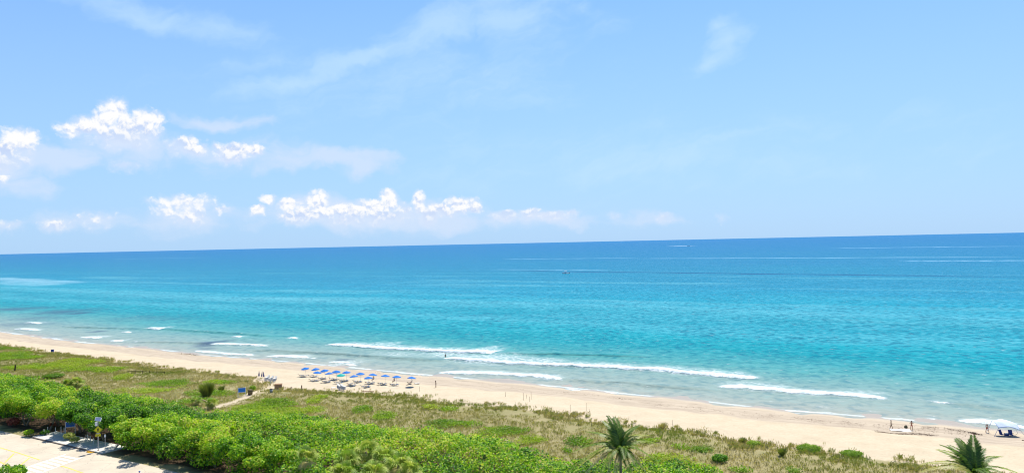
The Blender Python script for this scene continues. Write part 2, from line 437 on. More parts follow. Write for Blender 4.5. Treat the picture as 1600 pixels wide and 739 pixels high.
# breakers: points, foam depth (m), height (m), foam strength
BR = [([(512,537),(560,541),(600,543.5),(700,549),(773,551)], 13, .8, 1.0),
      ([(773,551),(860,552),(1000,556)], 0, .6, 0),
      ([(690,560),(740,563),(800,567),(880,570),(960,574),(1040,579),(1100,584),(1150,589),(1187,591)], 8, .7, 1.0),
      ([(400,546),(470,549),(536,552),(610,558),(690,562)], 0, .6, 0),
      ([(682,581),(740,582),(800,584),(850,589),(881,592)], 5, .45, .9),
      ([(881,592),(960,597),(1060,603),(1110,606)], 0, .45, 0),
      ([(1122,601),(1200,607),(1250,612.5),(1300,616),(1350,620),(1389,623)], 6, .5, .95),
      ([(1416,621),(1441,623)], 4, .5, .9), ([(1450,624.5),(1484,628)], 4, .5, .95), ([(1484,628),(1600,642)], 0, .4, 0),
      ([(1266,633),(1302,636)], 1.6, .25, .7), ([(1343,640),(1371,641.5)], 2.0, .25, .9), ([(1442,650),(1479,655)], 3.5, .3, .9),
      ([(1492,654.5),(1540,660),(1600,668),(1625,672)], 3.4, .4, 1.0),
      ([(229,512),(252,514)], 9, .7, 1.), ([(252,513),(360,520),(420,524)], 0, .6, 0), ([(188,517.5),(206,518.5)], 5, .4, .8), ([(124,526),(152,528)], 7, .5, .9),
      ([(172,531),(191,532.5)], 6, .5, 1.), ([(206,533),(217,533.5)], 5, .5, 1.), ([(217,533.5),(330,536)], 0, .5, 0),
      ([(38,503.5),(66,505)], 6, .5, .7), ([(22,513),(60,515.5)], 6, .5, .8), ([(60,527),(92,530)], 4, .4, .7),
      ([(362,525),(378,526)], 7, .7, 1.), ([(330,536.5),(420,539.5)], 4, .5, .75), ([(416,555),(484,558)], 5.5, .5, .95), ([(485,557),(500,558)], 4, .4, .8),
      ([(446,527),(465,528)], 6, .6, .9), ([(300,547),(400,554.5)], 2.5, .3, .8), ([(218,543),(252,547)], 2.5, .3, .9), ([(100,510),(230,513)], 0, .5, 0),
      ([(960,598.5),(981,600)], 2.5, .35, .9), ([(880,604),(920,608.5),(976,614)], 1.6, .12, .8), ([(1022,619),(1040,622)], 2., .2, .7), ([(515,563),(558,570)], 6, .25, .6),
      ([(0,521),(30,523)], 3, .3, .5), ([(-300,480),(-100,500),(-40,505)], 7, .5, .9)]
for pts, fw_, h, amt in BR:
    q = sorted(st(P(px, py, .3)) for px, py in pts)
    a = np.array([p[0] for p in q]); bt = np.array([p[1] for p in q])
    wob = (vnoise(SS, SS*0, 7, 31, 3)-.5)*2.6
    dd = TT-(np.interp(SS, a, bt)+wob+(vnoise(SS, TT*.5, 2.6, 33, 2)-.5)*1.2*(amt > 0))
    tap = smooth(SS, a[0]-1.5, a[0]+5)*(1-smooth(SS, a[-1]-5, a[-1]+1.5)) if amt else smooth(SS, a[0]-8, a[0]+8)*(1-smooth(SS, a[-1]-8, a[-1]+8))
    near = np.abs(dd) < 40
    Z += np.where(near, h*tap*np.where(dd < 0, np.exp(-(dd/1.1)**2), np.exp(-(dd/3.6)**2)), 0)
    Z -= np.where(near, .25*h*tap*np.exp(-((dd+3)/2.2)**2), 0)
    if amt:
        wv = .62*fw_*(.25+1.2*vnoise(SS, TT*.35, 7, 35, 3))*tap**.7+.01
        f = smooth(dd, -1.5, -.5)*(1-smooth(dd, wv*.55, wv*1.25))*smooth(tap, .05, .5)
        FOAM = np.maximum(FOAM, f*amt)
        LACE = np.maximum(LACE, smooth(dd, -3, 1)*(1-smooth(dd, wv, wv*2.6))*tap*.6*amt)
for px, py, rx, ry, amt in [(770,559,90,9,.8), (700,552,60,6,.6), (840,563,60,6,.85), (1170,600,60,7,.5), (540,566,30,6,.5), (1350,612,50,6,.35), (1060,575,90,5,.4), (620,552,60,4,.35)]:
    c = st(P(px, py, .2)); ex = abs(st(P(px+rx, py, .2))[0]-c[0]); ey = abs(P(px, py+ry, .2).y-P(px, py, .2).y)
    LACE = np.maximum(LACE, amt*np.clip(1.15-np.sqrt(((SS-c[0])/ex)**2+((TT-c[1])/(ey*1.1))**2), 0, 1))
# a little swell everywhere
Z += fade*(OO > 1)*smooth(OO, 1, 25)*(vnoise(SS*.35, TT, 9, 41, 2)-.5)*.35
Z *= smooth(OO, -1, 3)
DARK = np.zeros_like(SS)
for px, py, rx, ry, amt in [(328,537,20,6,1.), (345,533,20,4,.7), (322,545,18,4,.7), (537,562,14,2.2,.9), (100,487,50,6,.75), (125,489,18,3,.8), (20,483,50,4,.7), (152,518,14,1.6,.9), (75,529,16,2,.8), (60,497,60,4,.4),
                            (30,507,60,5,.4), (230,497,90,5,.3), (1010,574,1,1,0)]:
    c = P(px, py, 0); X, Y = xy(SS, TT)
    ex = abs(P(px+rx, py, 0).x-c.x); ey = abs(P(px, py+ry, 0).y-c.y)
    # patches lie along the view-level rows of the shore
    u = (X-c.x)/ex; v_ = (Y-c.y)/ey
    DARK = np.maximum(DARK, amt*np.clip(1.3-np.sqrt(u*u+v_*v_)-.9*(vnoise(SS, TT, 6, 51, 3)-.3), 0, 1))
X, Y = xy(SS, TT)
V = np.stack([X, Y, Z], -1).reshape(-1, 3)
nS = len(SW); i = np.arange(len(OFF)-1)[:, None]*nS+np.arange(nS-1)[None]
F = np.stack([i, i+1, i+1+nS, i+nS], -1).reshape(-1, 4)

m_sea, g, o = material('sea_water')
pos = g.new('ShaderNodeNewGeometry').outputs['Position']
off = g.attr('off'); foam = g.attr('foam'); lace = g.attr('lace'); dark = g.attr('dark')
nb = g.noise(shore_uv(g, pos, .0022, .006), 1, 4, .6)
offn = g.math('MULTIPLY', off, g.mapr(nb, .25, .75, .72, 1.3))
xk = g.math('DIVIDE', offn, g.math('ADD', offn, 200))
SEA = [(0., (.30, .31, .27)), (.05, (.235, .30, .27)), (.13, (.17, .28, .265)), (.20, (.07, .26, .26)), (.285, (.0, .215, .255)), (.36, (.0, .245, .30)), (.40, (.03, .275, .34)), (.45, (.0, .22, .29)), (.52, (.05, .30, .375)), (.565, (.0, .235, .325)),
       (.64, (.0, .195, .31)), (.75, (.0, .165, .285)), (.88, (.0, .135, .29)), (.97, (.0, .115, .305)), (1., (.0, .115, .33))]
body = g.ramp(xk, SEA)
# pale sand bars and cloudy streaks
st1 = g.noise(shore_uv(g, pos, .0035, .022), 1, 5, .6)
bar = g.math('MULTIPLY', g.mapr(st1, .50, .68, 0, 1, True), g.math('MULTIPLY', g.mapr(off, 120, 200, 0, 1, True), g.mapr(off, 420, 800, 1, 0, True)))
body = g.mix(g.math('MULTIPLY', bar, .45), body, (.11, .37, .43, 1))
# small waves
w1 = g.noise(g.vec('MULTIPLY', pos, (.17, .21, 1)), 1, 3, .6)
w2 = g.noise(g.vec('MULTIPLY', pos, (.045, .05, 1)), 1, 4, .65)
rip = g.math('ADD', g.math('MULTIPLY', w1, .6), g.math('MULTIPLY', w2, .4))
calm = g.mapr(off, 20, 110, .35, 1)
w3 = g.noise(g.vec('MULTIPLY', pos, (.42, .34, 1)), 1, 2, .5)
rip = g.math('ADD', g.math('MULTIPLY', rip, .5), g.math('MULTIPLY', w3, .5))
body = g.mix(g.math('MULTIPLY', calm, g.mapr(rip, .40, .515, .9, 0)), body, (.0, .12, .185, 1))
body = g.mix(g.math('MULTIPLY', calm, g.math('MULTIPLY', g.mapr(g.noise(shore_uv(g, pos, .006, .02), 1, 4), .35, .65, .35, 1.1), g.mapr(rip, .51, .62, 0, .30))), body, (.15, .46, .52, 1))
body = g.mix(g.math('MULTIPLY', dark, .9), body, (.035, .07, .13, 1))
# far streaks: slicks and the wakes of boats
def streak(pts, width, amount, colour, body):
    (ax, ay), (bx, by) = [(v.x, v.y) for v in (P(*pts[0], 0), P(*pts[1], 0))]
    L = math.hypot(bx-ax, by-ay); ux, uy = (bx-ax)/L, (by-ay)/L
    px_, py_, pz_ = g.sep(g.vec('SUBTRACT', pos, (ax, ay, 0)))
    al = g.math('ADD', g.math('MULTIPLY', px_, ux), g.math('MULTIPLY', py_, uy))
    ac = g.math('ABSOLUTE', g.math('ADD', g.math('ADD', g.math('MULTIPLY', px_, -uy), g.math('MULTIPLY', py_, ux)),
                                  g.math('MULTIPLY', g.math('SUBTRACT', g.noise(g.xyz(g.math('MULTIPLY', al, 6/L), 0, 0), 1, 4), .5), width*2.2)))
    m = g.math('MULTIPLY', g.mapr(ac, width*.4, width, 1, 0, True), g.math('MULTIPLY', g.mapr(al, 0, L*.15, 0, 1), g.mapr(al, L*.85, L, 1, 0)))
    m = g.math('MULTIPLY', m, g.mapr(g.noise(g.xyz(g.math('MULTIPLY', al, 14/L), 3, 0), 1, 4), .3, .6, .2, 1))
    return g.mix(g.math('MULTIPLY', m, amount), body, colour)
PALE = (.30, .50, .66, 1); DEEP = (.0, .075, .17, 1)
body = streak([(1290,388),(1610,384.5)], 40, .6, PALE, body)
body = streak([(980,404),(1610,401.5)], 22, .5, PALE, body)
body = streak([(1400,408),(1640,407)], 22, .5, PALE, body)
body = streak([(780,405),(1000,403)], 20, .5, PALE, body)
body = streak([(760,421),(960,422)], 7, .6, PALE, body)
body = streak([(780,423),(1620,433)], 14, 1., DEEP, body)
body = streak([(1050,384.6),(1080,384.4)], 60, .9, (.7, .8, .85, 1), body)
body = streak([(170,405),(340,402)], 30, .6, PALE, body)
body = streak([(-20,434),(120,443)], 34, .35, (.45, .62, .68, 1), body)
body = streak([(-20,441),(90,446)], 26, .25, (.45, .62, .68, 1), body)
body = streak([(40,401),(120,400)], 40, .5, PALE, body)
# foam
fn = g.noise(shore_uv(g, pos, .30, .55), 1.1, 6, .72)
fmask = g.mapr(g.math('ADD', foam, g.math('MULTIPLY_ADD', fn, 2.4, -1.22)), .15, .75, 0, 1, True)
vor = g.new('ShaderNodeTexVoronoi', feature='DISTANCE_TO_EDGE'); g.put(vor.inputs['Vector'], g.vec('ADD', shore_uv(g, pos, .38, .7), g.vec('MULTIPLY', g.noise(pos, .5, 3, .6, color=True), (1.2, 1.2, 0))))
vor.inputs['Scale'].default_value = 1.
lc = g.math('MULTIPLY', g.mapr(vor.outputs[0], .02, .22, 1, 0), g.mapr(fn, .35, .6, 0, 1))
lmask = g.math('MULTIPLY', lc, g.mapr(lace, 0, .6, 0, 1))
en = g.noise(shore_uv(g, pos, .09, .0), 1, 6, .72)
e_ = g.math('ABSOLUTE', g.math('SUBTRACT', off, g.math('MULTIPLY_ADD', en, 7, -3.1)))
emask = g.math('MULTIPLY', g.mapr(e_, .25, .95, 1, 0, True), g.mapr(g.noise(shore_uv(g, pos, .09, .1), 1, 5), .40, .62, .15, .85))
emask = g.math('MAXIMUM', emask, g.math('MULTIPLY', g.mapr(g.math('ABSOLUTE', g.math('SUBTRACT', off, .4)), .2, .9, 1, 0), .55))
fall = g.math('MAXIMUM', g.math('MAXIMUM', fmask, lmask), emask)
col = g.mix(g.math('MULTIPLY', g.mapr(lace, 0, 1, 0, .3), 1), body, (.42, .55, .56, 1))
fcol = g.mix(g.mapr(g.noise(pos, 1.4, 5, .75), .35, .62), (.40, .52, .54, 1), (.80, .82, .82, 1))
col = g.mix(fall, col, fcol)
b = g.new('ShaderNodeBsdfPrincipled'); g.put(b.inputs['Base Color'], col)
g.put(b.inputs['Roughness'], g.mapr(fall, 0, 1, .34, .9)); b.inputs['Specular IOR Level'].default_value = .02; b.inputs['IOR'].default_value = 1.33
bp = g.new('ShaderNodeBump'); bp.inputs['Strength'].default_value = .55; bp.inputs['Distance'].default_value = 1.
hh = g.math('ADD', g.math('MULTIPLY', w2, 1.8), g.math('MULTIPLY', w1, .75)); hh = g.math('ADD', hh, g.math('MULTIPLY', fall, .35))
g.put(bp.inputs['Height'], hh); g.l.new(bp.outputs[0], b.inputs['Normal']); g.l.new(b.outputs[0], o.inputs[0])
sea = mesh_np('sea', V, F, m_sea, {'off': ('POINT', OO.ravel()), 'foam': ('POINT', FOAM.ravel()), 'lace': ('POINT', LACE.ravel()), 'dark': ('POINT', DARK.ravel())}, True)
tag(sea, kind='structure')

# ------------------------------------------------------------------ road, pavement and markings
def sheet(name, pts, z, mat, kind='structure', thick=0):
    m = MB(); m.poly([(*xy(s_, t_), z) for s_, t_ in pts], 0); o = m.build(name, mat)
    # build() may flip a lone face; make sure it looks up
    if o.data.polygons[0].normal.z < 0: o.data.flip_normals()
    return tag(o, kind=kind)
m_road, g, o = material('sunbleached_asphalt')
pos = g.new('ShaderNodeNewGeometry').outputs['Position']
a_ = g.noise(pos, .25, 5, .6); b_ = g.noise(pos, 3, 5, .7)
c = g.mix(g.mapr(a_, .3, .7), (.45, .39, .30, 1), (.56, .49, .38, 1)); c = g.mix(g.mapr(b_, .5, .8, 0, .4), c, (.38, .34, .27, 1))
crk = g.new('ShaderNodeTexVoronoi', feature='DISTANCE_TO_EDGE'); g.put(crk.inputs['Vector'], g.vec('ADD', pos, g.noise(pos, .7, 4, .6, color=True))); crk.inputs['Scale'].default_value = .28
c = g.mix(g.mapr(crk.outputs[0], .004, .012, .35, 0), c, (.12, .11, .10, 1))
b = g.new('ShaderNodeBsdfPrincipled'); g.put(b.inputs['Base Color'], c); b.inputs['Roughness'].default_value = .9; b.inputs['Specular IOR Level'].default_value = .2
g.l.new(b.outputs[0], o.inputs[0])
m_pave = simple('pale_concrete', (.55, .53, .47), .9, .2, var=.1, scale=1.2)
m_curb = simple('dark_kerb_concrete', (.15, .12, .10), .9, .2)  # dark brown on top and face alike
m_white = simple('road_paint_white', (.78, .77, .72), .8, .2, var=.12, scale=2)
m_yell = simple('road_paint_yellow', (.68, .48, .10), .8, .2, var=.15, scale=2)
def S_T(px, py, z=ROAD_Z): return st(P(px, py, z))
sheet('road', [(-900, 55), (400, 55), (400, 70.3), (-900, 70.3)], ROAD_Z, m_road)
# pavement with its kerb, between two gaps in the hedge
pv0, pv1 = S_T(44, 684)[0], S_T(151, 711)[0]
m = MB(); cz = ROAD_Z+.13
X0, Y0 = xy(0, 0)
ang = math.atan2(ES.y, ES.x)
def lbox(m, s0, s1, t0, t1, z0, z1, bevel=0):
    x_, y_ = xy((s0+s1)/2, (t0+t1)/2)
    m.box((x_, y_, (z0+z1)/2), (s1-s0, t1-t0, z1-z0), (0, 0, ang), bevel)
lbox(m, pv0, pv1, 70.62, 75.0, ROAD_Z-.2, cz)
tag(m.build('pavement', m_pave), kind='structure')
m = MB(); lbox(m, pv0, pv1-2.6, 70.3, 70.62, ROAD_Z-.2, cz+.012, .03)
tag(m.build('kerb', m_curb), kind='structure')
# markings
def stripe(s0, t0, s1, t1, w):
    d = Vector((s1-s0, t1-t0, 0)); n_ = Vector((-d.y, d.x, 0)).normalized()*w/2
    return [(s0+n_.x, t0+n_.y), (s1+n_.x, t1+n_.y), (s1-n_.x, t1-n_.y), (s0-n_.x, t0-n_.y)]
def mark(name, segs, mat, z):
    m = MB()
    for sg in segs:
        q = [(*xy(a, b), z) for a, b in stripe(*sg)]
        vs = [m.b.verts.new(p) for p in q]; m.b.faces.new(vs)
    o = m.build(name, mat)
    if o.data.polygons[0].normal.z < 0: o.data.flip_normals()
    return tag(o, kind='structure')
A0, A1 = S_T(100, 710), S_T(37, 731); B0, B1 = S_T(126, 715), S_T(62, 739)
segs = []
def lerp(a, b, f): return (a[0]+(b[0]-a[0])*f, a[1]+(b[1]-a[1])*f)
A1x, B1x = lerp(A0, A1, 1.45), lerp(B0, B1, 1.45)
segs += [(*lerp(A0, A1x, -.03), *lerp(A0, A1x, 1), .18), (*lerp(B0, B1x, -.03), *lerp(B0, B1x, 1), .18)]
for k in range(10):
    f = .05+k*.102
    p, q = lerp(A0, A1x, f), lerp(B0, B1x, f); segs.append((*lerp(p, q, .05), *lerp(p, q, .95), .55))
mark('crosswalk_marking', segs, m_white, ROAD_Z+.004)
ys = []
for pts in ([(-60, 683), (0, 699), (28, 707), (62, 718)], [(94, 727), (108, 731), (125, 737), (160, 748)], [(-30, 714), (0, 721), (14, 728), (40, 738)], [(31, 727), (46, 715)], [(8, 722), (22, 708)]):
    q = [S_T(*p) for p in pts]
    for a, b in zip(q, q[1:]): ys.append((*a, *b, .24))
mark('centre_line_marking', ys, m_yell, ROAD_Z+.008)

# ------------------------------------------------------------------ foliage
def foliage(name, stops, trans=.42, gloss=.02, rough=.6, scale=.16):
    m, g, o = material(name)
    t = g.attr('tint'); pos = g.new('ShaderNodeNewGeometry').outputs['Position']
    f = g.math('ADD', t, g.math('MULTIPLY_ADD', g.noise(pos, scale, 4, .6), .5, -.25))
    c = g.ramp(f, stops)
    d = g.new('ShaderNodeBsdfDiffuse'); g.put(d.inputs[0], c)
    tr = g.new('ShaderNodeBsdfTranslucent'); g.put(tr.inputs[0], g.mix(1., c, (1.25, 1.35, .55, 1), 'MULTIPLY'))
    mx = g.new('ShaderNodeMixShader'); mx.inputs[0].default_value = trans; g.l.new(d.outputs[0], mx.inputs[1]); g.l.new(tr.outputs[0], mx.inputs[2])
    gl = g.new('ShaderNodeBsdfGlossy'); gl.inputs['Roughness'].default_value = rough; gl.inputs[0].default_value = (1, 1, 1, 1)
    m2 = g.new('ShaderNodeMixShader'); m2.inputs[0].default_value = gloss; g.l.new(mx.outputs[0], m2.inputs[1]); g.l.new(gl.outputs[0], m2.inputs[2])
    g.l.new(m2.outputs[0], o.inputs[0]); return m
GREENS = [(.0, (.022, .085, .005)), (.22, (.06, .20, .005)), (.42, (.15, .36, .006)), (.62, (.31, .49, .010)), (.82, (.52, .60, .04)), (1., (.50, .40, .12))]
m_leaf = foliage('sea_grape_leaf', GREENS)
m_creep = foliage('creeper_leaf', [(.0, (.10, .21, .012)), (.35, (.20, .34, .015)), (.7, (.33, .43, .025)), (1., (.42, .42, .09))], .45, .02)
m_grass = foliage('dune_grass_blade', [(.0, (.19, .23, .05)), (.3, (.29, .28, .08)), (.55, (.37, .31, .14)), (.8, (.42, .345, .20)), (1., (.52, .44, .27))], .35, .02, scale=.09)
m_oats = foliage('sea_oats_blade', [(.0, (.13, .18, .035)), (.4, (.26, .28, .07)), (.75, (.38, .33, .14)), (1., (.48, .40, .20))], .35, .02)
m_palm = foliage('palm_leaflet', [(.0, (.055, .12, .012)), (.35, (.12, .22, .02)), (.7, (.28, .36, .05)), (1., (.50, .44, .15))], .5, .025, .5)
m_dead = foliage('dry_frond', [(.0, (.18, .13, .07)), (.5, (.32, .25, .15)), (1., (.50, .42, .28))], .2, .03)
m_fan = foliage('fan_palm_leaf', [(.0, (.10, .21, .02)), (.4, (.26, .37, .05)), (.75, (.45, .46, .12)), (1., (.60, .50, .25))], .35, .02)
m_bark = simple('grey_bark', (.20, .165, .125), .9, .1, var=.35, scale=5)
m_ptrunk = simple('palm_trunk_bark', (.24, .20, .15), .9, .1, var=.35, scale=6)

def cards(pts, nrm, size, aspect=1.0, kite=False, tiltr=.6):
    """leaf faces round the points, facing near nrm; returns verts (n*4,3), faces"""
    n = len(pts)
    nn = nrm + rng.normal(0, tiltr, (n, 3)); nn /= np.linalg.norm(nn, axis=1)[:, None]+1e-9
    r_ = rng.normal(0, 1, (n, 3)); a = np.cross(nn, r_); a /= np.linalg.norm(a, axis=1)[:, None]+1e-9
    b = np.cross(nn, a)
    sz = (size*rng.uniform(.65, 1.3, n))[:, None]
    if kite: q = [(-1., 0), (-.1, .55), (1., 0), (-.1, -.55)]
    else: q = [(-1., -.25), (-.2, .85), (1., .3), (.25, -.9)]
    V = np.stack([pts + a*sz*.5*u + b*sz*.5*v*aspect for u, v in q], 1).reshape(-1, 3)
    F = np.arange(n*4).reshape(-1, 4)
    return V, F
def in_view(x, y, z, mx=60, my=60):
    v = np.stack([x, y, np.asarray(z)-CAM_Z], -1)
    d = v @ np.array(fw); px = 800+FPX*(v @ np.array(CR))/d; py = 369.5-FPX*(v @ np.array(CU))/d
    return (d > 5) & (px > -mx*2) & (px < 1600+mx*2) & (py < 739+my*1.6)

# ---- the low thicket of sea grape behind the dune
bs, bt = [], []
for s_ in np.arange(-330, 40, 2.0):
    for t_ in np.arange(72.5, 215, 2.0):
        bs.append(s_); bt.append(t_)
bs = np.array(bs)+rng.uniform(-1, 1, len(bs)); bt = np.array(bt)+rng.uniform(-1, 1, len(bt))
ins = T2(bs)-bt+(vnoise(bs, bt, 5, 61, 2)-.5)*5
pad = (bs > pv0-4) & (bs < pv1+.5) & (bt < 76.6)
path_poly = [S_T(340, 634, 3.), S_T(365, 629, 3.), S_T(385, 619, 3.), S_T(410, 608, 2.6), S_T(440, 603, 2.)]
def d_path(s, t):
    dm = np.full(np.shape(s), 1e9)
    for (a0, a1), (b0, b1) in zip(path_poly, path_poly[1:]):
        L2 = (b0-a0)**2+(b1-a1)**2; f = np.clip(((s-a0)*(b0-a0)+(t-a1)*(b1-a1))/L2, 0, 1)
        dm = np.minimum(dm, np.hypot(s-(a0+f*(b0-a0)), t-(a1+f*(b1-a1))))
    return dm
ok = (ins > 0) & ~pad & (bt > 72.8) & (d_path(bs, bt) > 2.6)
bs, bt, ins = bs[ok], bt[ok], ins[ok]
bx, by = xy(bs, bt)
bz = ground_z(bs, bt)
big = vnoise(bs, bt, 13, 71, 2)
hh = (1.0+2.0*smooth(ins, 0, 9)+1.5*(big-.4)*smooth(ins, 3, 12)+rng.uniform(-.65, .75, len(bs)))
hh += 1.2*smooth(bt, 92, 78)*smooth(bs, -100, -140)
k = in_view(bx, by, bz+hh); bs, bt, bx, by, bz, hh, ins, big = [a[k] for a in (bs, bt, bx, by, bz, hh, ins, big)]
Vs, Ts = [], []
front = smooth(bt, 76, 73)
for i_ in range(len(bs)):
    r = rng.uniform(1.2, 2.1); h = hh[i_]
    n_ = int(rng.uniform(125, 175)*(1+.9*front[i_])*min(1, (h/2.2)**.5+.2))
    u = rng.uniform(-.15 if front[i_] < .3 else -.9, 1, n_); ph = rng.uniform(0, 2*math.pi, n_)
    q = np.sqrt(1-u*u); N = np.stack([q*np.cos(ph), q*np.sin(ph), u], 1)
    rad = rng.uniform(.45, 1.06, n_)**.5
    vr = min(h*.62, 1.5)
    pts = np.array([bx[i_], by[i_], bz[i_]+h-vr]) + N*rad[:, None]*np.array([r, r, vr])
    Vs.append((pts, N*.6+np.array([0, -.1, .75])))
    bt_ = .42+.75*(big[i_]-.5)+rng.normal(0, .12)
    Ts.append(np.clip(bt_+rng.normal(0, .21, n_), 0, 1))
pts = np.concatenate([a for a, _ in Vs]); N = np.concatenate([b for _, b in Vs]); tint = np.concatenate(Ts)
V, F = cards(pts, N, .29)
thicket = mesh_np('sea_grape_thicket', V, F, m_leaf, {'tint': ('FACE', tint)})
tag(thicket, 'dense bright green sea grape thicket filling the dune between road and grass', 'thicket', kind='stuff')
print('THICKET', len(bs), len(F))

# ---- dune grass
n_ = 210000
gs = rng.uniform(-460, 60, n_); gt = rng.uniform(85, 230, n_)
a1 = T1(gs)-gt; e2 = (vnoise(gs, gt, 3.2, 21, 3)-.5)*5
stray = smooth(a1+e2, -4.5, .5)
ok = (T2(gs)-gt < 2.5) & (a1+e2 > -4.5) & (rng.uniform(0, 1, n_) < np.where(a1+e2 > 0, 1, stray*.35)) & (d_path(gs, gt) > 1.1)
bare = vnoise(gs, gt, 4.2, 81, 3)
ok &= ~((bare > np.where(gs > -95, .60, .69)) & (a1 < 14)) & ~(bare > .80)
gs, gt, a1 = gs[ok], gt[ok], a1[ok]
gx, gy = xy(gs, gt); gz = ground_z(gs, gt); k = in_view(gx, gy, gz); gs, gt, gx, gy, gz, a1 = [a[k] for a in (gs, gt, gx, gy, gz, a1)]
tone = vnoise(gs, gt, 16, 83, 3); clump = vnoise(gs, gt, 2.6, 85, 2)
nb = 7
cx = np.repeat(gx, nb); cy = np.repeat(gy, nb); cz_ = np.repeat(gz, nb)
n_ = len(cx)
edgeh = np.repeat(smooth(a1, 9, 1), nb)
h = (.25+.30*np.repeat(clump, nb)+.22*edgeh)*rng.uniform(.6, 1.25, n_)
ph = rng.uniform(0, 2*math.pi, n_); lean = rng.uniform(.1, .75, n_)*h
bx_ = cx+rng.normal(0, .22, n_); by_ = cy+rng.normal(0, .22, n_)
w = rng.uniform(.025, .055, n_)
dx, dy = np.cos(ph+1.57)*w, np.sin(ph+1.57)*w
tx, ty = bx_+np.cos(ph)*lean, by_+np.sin(ph)*lean
mx_, my_ = bx_+np.cos(ph)*lean*.35, by_+np.sin(ph)*lean*.35
V = np.stack([np.stack([bx_-dx, by_-dy, cz_-.03], 1), np.stack([mx_+dx*1.1, my_+dy*1.1, cz_+h*.6], 1), np.stack([tx, ty, cz_+h], 1), np.stack([mx_-dx, my_-dy, cz_+h*.55], 1)], 1).reshape(-1, 3)
F = np.arange(n_*4).reshape(-1, 4)
tint = np.clip(.44+1.5*(np.repeat(tone, nb)-.5)-.28*edgeh*0-.25*np.repeat(clump-.5, nb)+rng.normal(0, .14, n_), 0, 1)
grass = mesh_np('dune_grass', V, F, m_grass, {'tint': ('FACE', tint)})
tag(grass, 'brown and olive grass covering the sandy dune', 'grass', kind='stuff')
print('GRASS', len(gs), n_)
# taller tufts along the seaward edge
n_ = 5200
os_ = rng.uniform(-460, 60, n_); ot = T1(os_)-rng.uniform(-2.5, 9, n_)**1.0
ok = vnoise(os_, ot, 3.2, 91, 2) > .58; os_, ot = os_[ok], ot[ok]
ox, oy = xy(os_, ot); oz = ground_z(os_, ot); k = in_view(ox, oy, oz) & (d_path(os_, ot) > 1.5); ox, oy, oz, os_ = ox[k], oy[k], oz[k], os_[k]
nb = 34
n_ = len(ox)*nb; cx, cy, cz_ = [np.repeat(a, nb) for a in (ox, oy, oz)]
hb = np.repeat(rng.uniform(.45, .95, len(ox)), nb); h = hb*rng.uniform(.5, 1.1, n_); ph = rng.uniform(0, 2*math.pi, n_); lean = rng.uniform(.2, .9, n_)*h
bx_ = cx+rng.normal(0, .16, n_); by_ = cy+rng.normal(0, .16, n_); w = rng.uniform(.02, .04, n_)
dx, dy = np.cos(ph+1.57)*w, np.sin(ph+1.57)*w
V = np.stack([np.stack([bx_-dx, by_-dy, cz_-.03], 1), np.stack([bx_+np.cos(ph)*lean*.3+dx, by_+np.sin(ph)*lean*.3+dy, cz_+h*.65], 1), np.stack([bx_+np.cos(ph)*lean, by_+np.sin(ph)*lean, cz_+h*.9], 1), np.stack([bx_+np.cos(ph)*lean*.3-dx, by_+np.sin(ph)*lean*.3-dy, cz_+h*.6], 1)], 1).reshape(-1, 3)
tint = np.clip(np.repeat(rng.uniform(.25, .95, len(ox)), nb)+rng.normal(0, .12, n_), 0, 1)
oats = mesh_np('sea_oats', V, np.arange(n_*4).reshape(-1, 4), m_oats, {'tint': ('FACE', tint)})
tag(oats, 'tall tufts of sea oats along the seaward edge of the dune', 'sea oats', kind='stuff')

# ---- green creepers spreading over the dune grass
CREEP = [(10,559,45,6),(60,574,60,5),(115,568,45,6),(190,590,15,4),(172,579,22,4),(345,598,24,6),(150,577,60,4),(430,632,40,9),(400,640,50,8),(568,640,18,7),(600,652,22,6),(672,637,13,4),(695,662,34,8),
         (735,664,28,6),(905,692,26,7),(1050,722,60,13),(1095,704,24,6),(1160,737,30,6),(885,705,10,5),(490,628,18,4),(330,615,40,6),(260,600,50,5),(235,612,60,5),(300,628,40,5),(0,545,40,4),(40,560,30,3),
         (455,645,60,8),(780,676,50,7),(830,690,30,7),(1240,738,14,5),(960,700,20,8),(500,622,14,3),(1065,700,20,4), (700,640,20,3),(1015,690,20,4)]
Vp, Tt = [], []
for px, py, rx, ry in CREEP:
    c = on_ground(px, py); ex = abs(P(px+rx, py, c.z).x-c.x); ey = abs(P(px, py-ry, c.z).y-c.y)
    n_ = int(min(22000, ex*ey*math.pi*75))
    a = rng.uniform(0, 2*math.pi, n_); q = np.sqrt(rng.uniform(0, 1, n_))
    x_ = c.x+np.cos(a)*q*ex; y_ = c.y+np.sin(a)*q*ey
    s_, t_ = x_*ES.x+y_*ES.y, x_*ET.x+y_*ET.y
    ok = (rng.uniform(0, 1, n_) < np.clip(1.5-q*1.3-1.1*(vnoise(s_, t_, 3.5, 95, 2)-.3), 0, 1)) & (d_path(s_, t_) > 1.3)
    x_, y_, s_, t_ = x_[ok], y_[ok], s_[ok], t_[ok]
    z_ = ground_z(s_, t_)+rng.uniform(.08, .75, len(x_))*(.5+vnoise(s_, t_, 2.4, 97, 2))*.8
    Vp.append(np.stack([x_, y_, z_], 1)); Tt.append(np.clip(rng.uniform(.1, .7)+.5*(vnoise(s_, t_, 4, 99, 2)-.5)+rng.normal(0, .12, len(x_)), 0, 1))
pts = np.concatenate(Vp); tint = np.concatenate(Tt)
V, F = cards(pts, np.tile([0, -.1, 1.], (len(pts), 1)), .22, tiltr=.7)
creep = mesh_np('beach_creeper', V, F, m_creep, {'tint': ('FACE', tint)})
tag(creep, 'yellow green creeper and low shrub patches spreading over the dune grass', 'ground cover', kind='stuff')

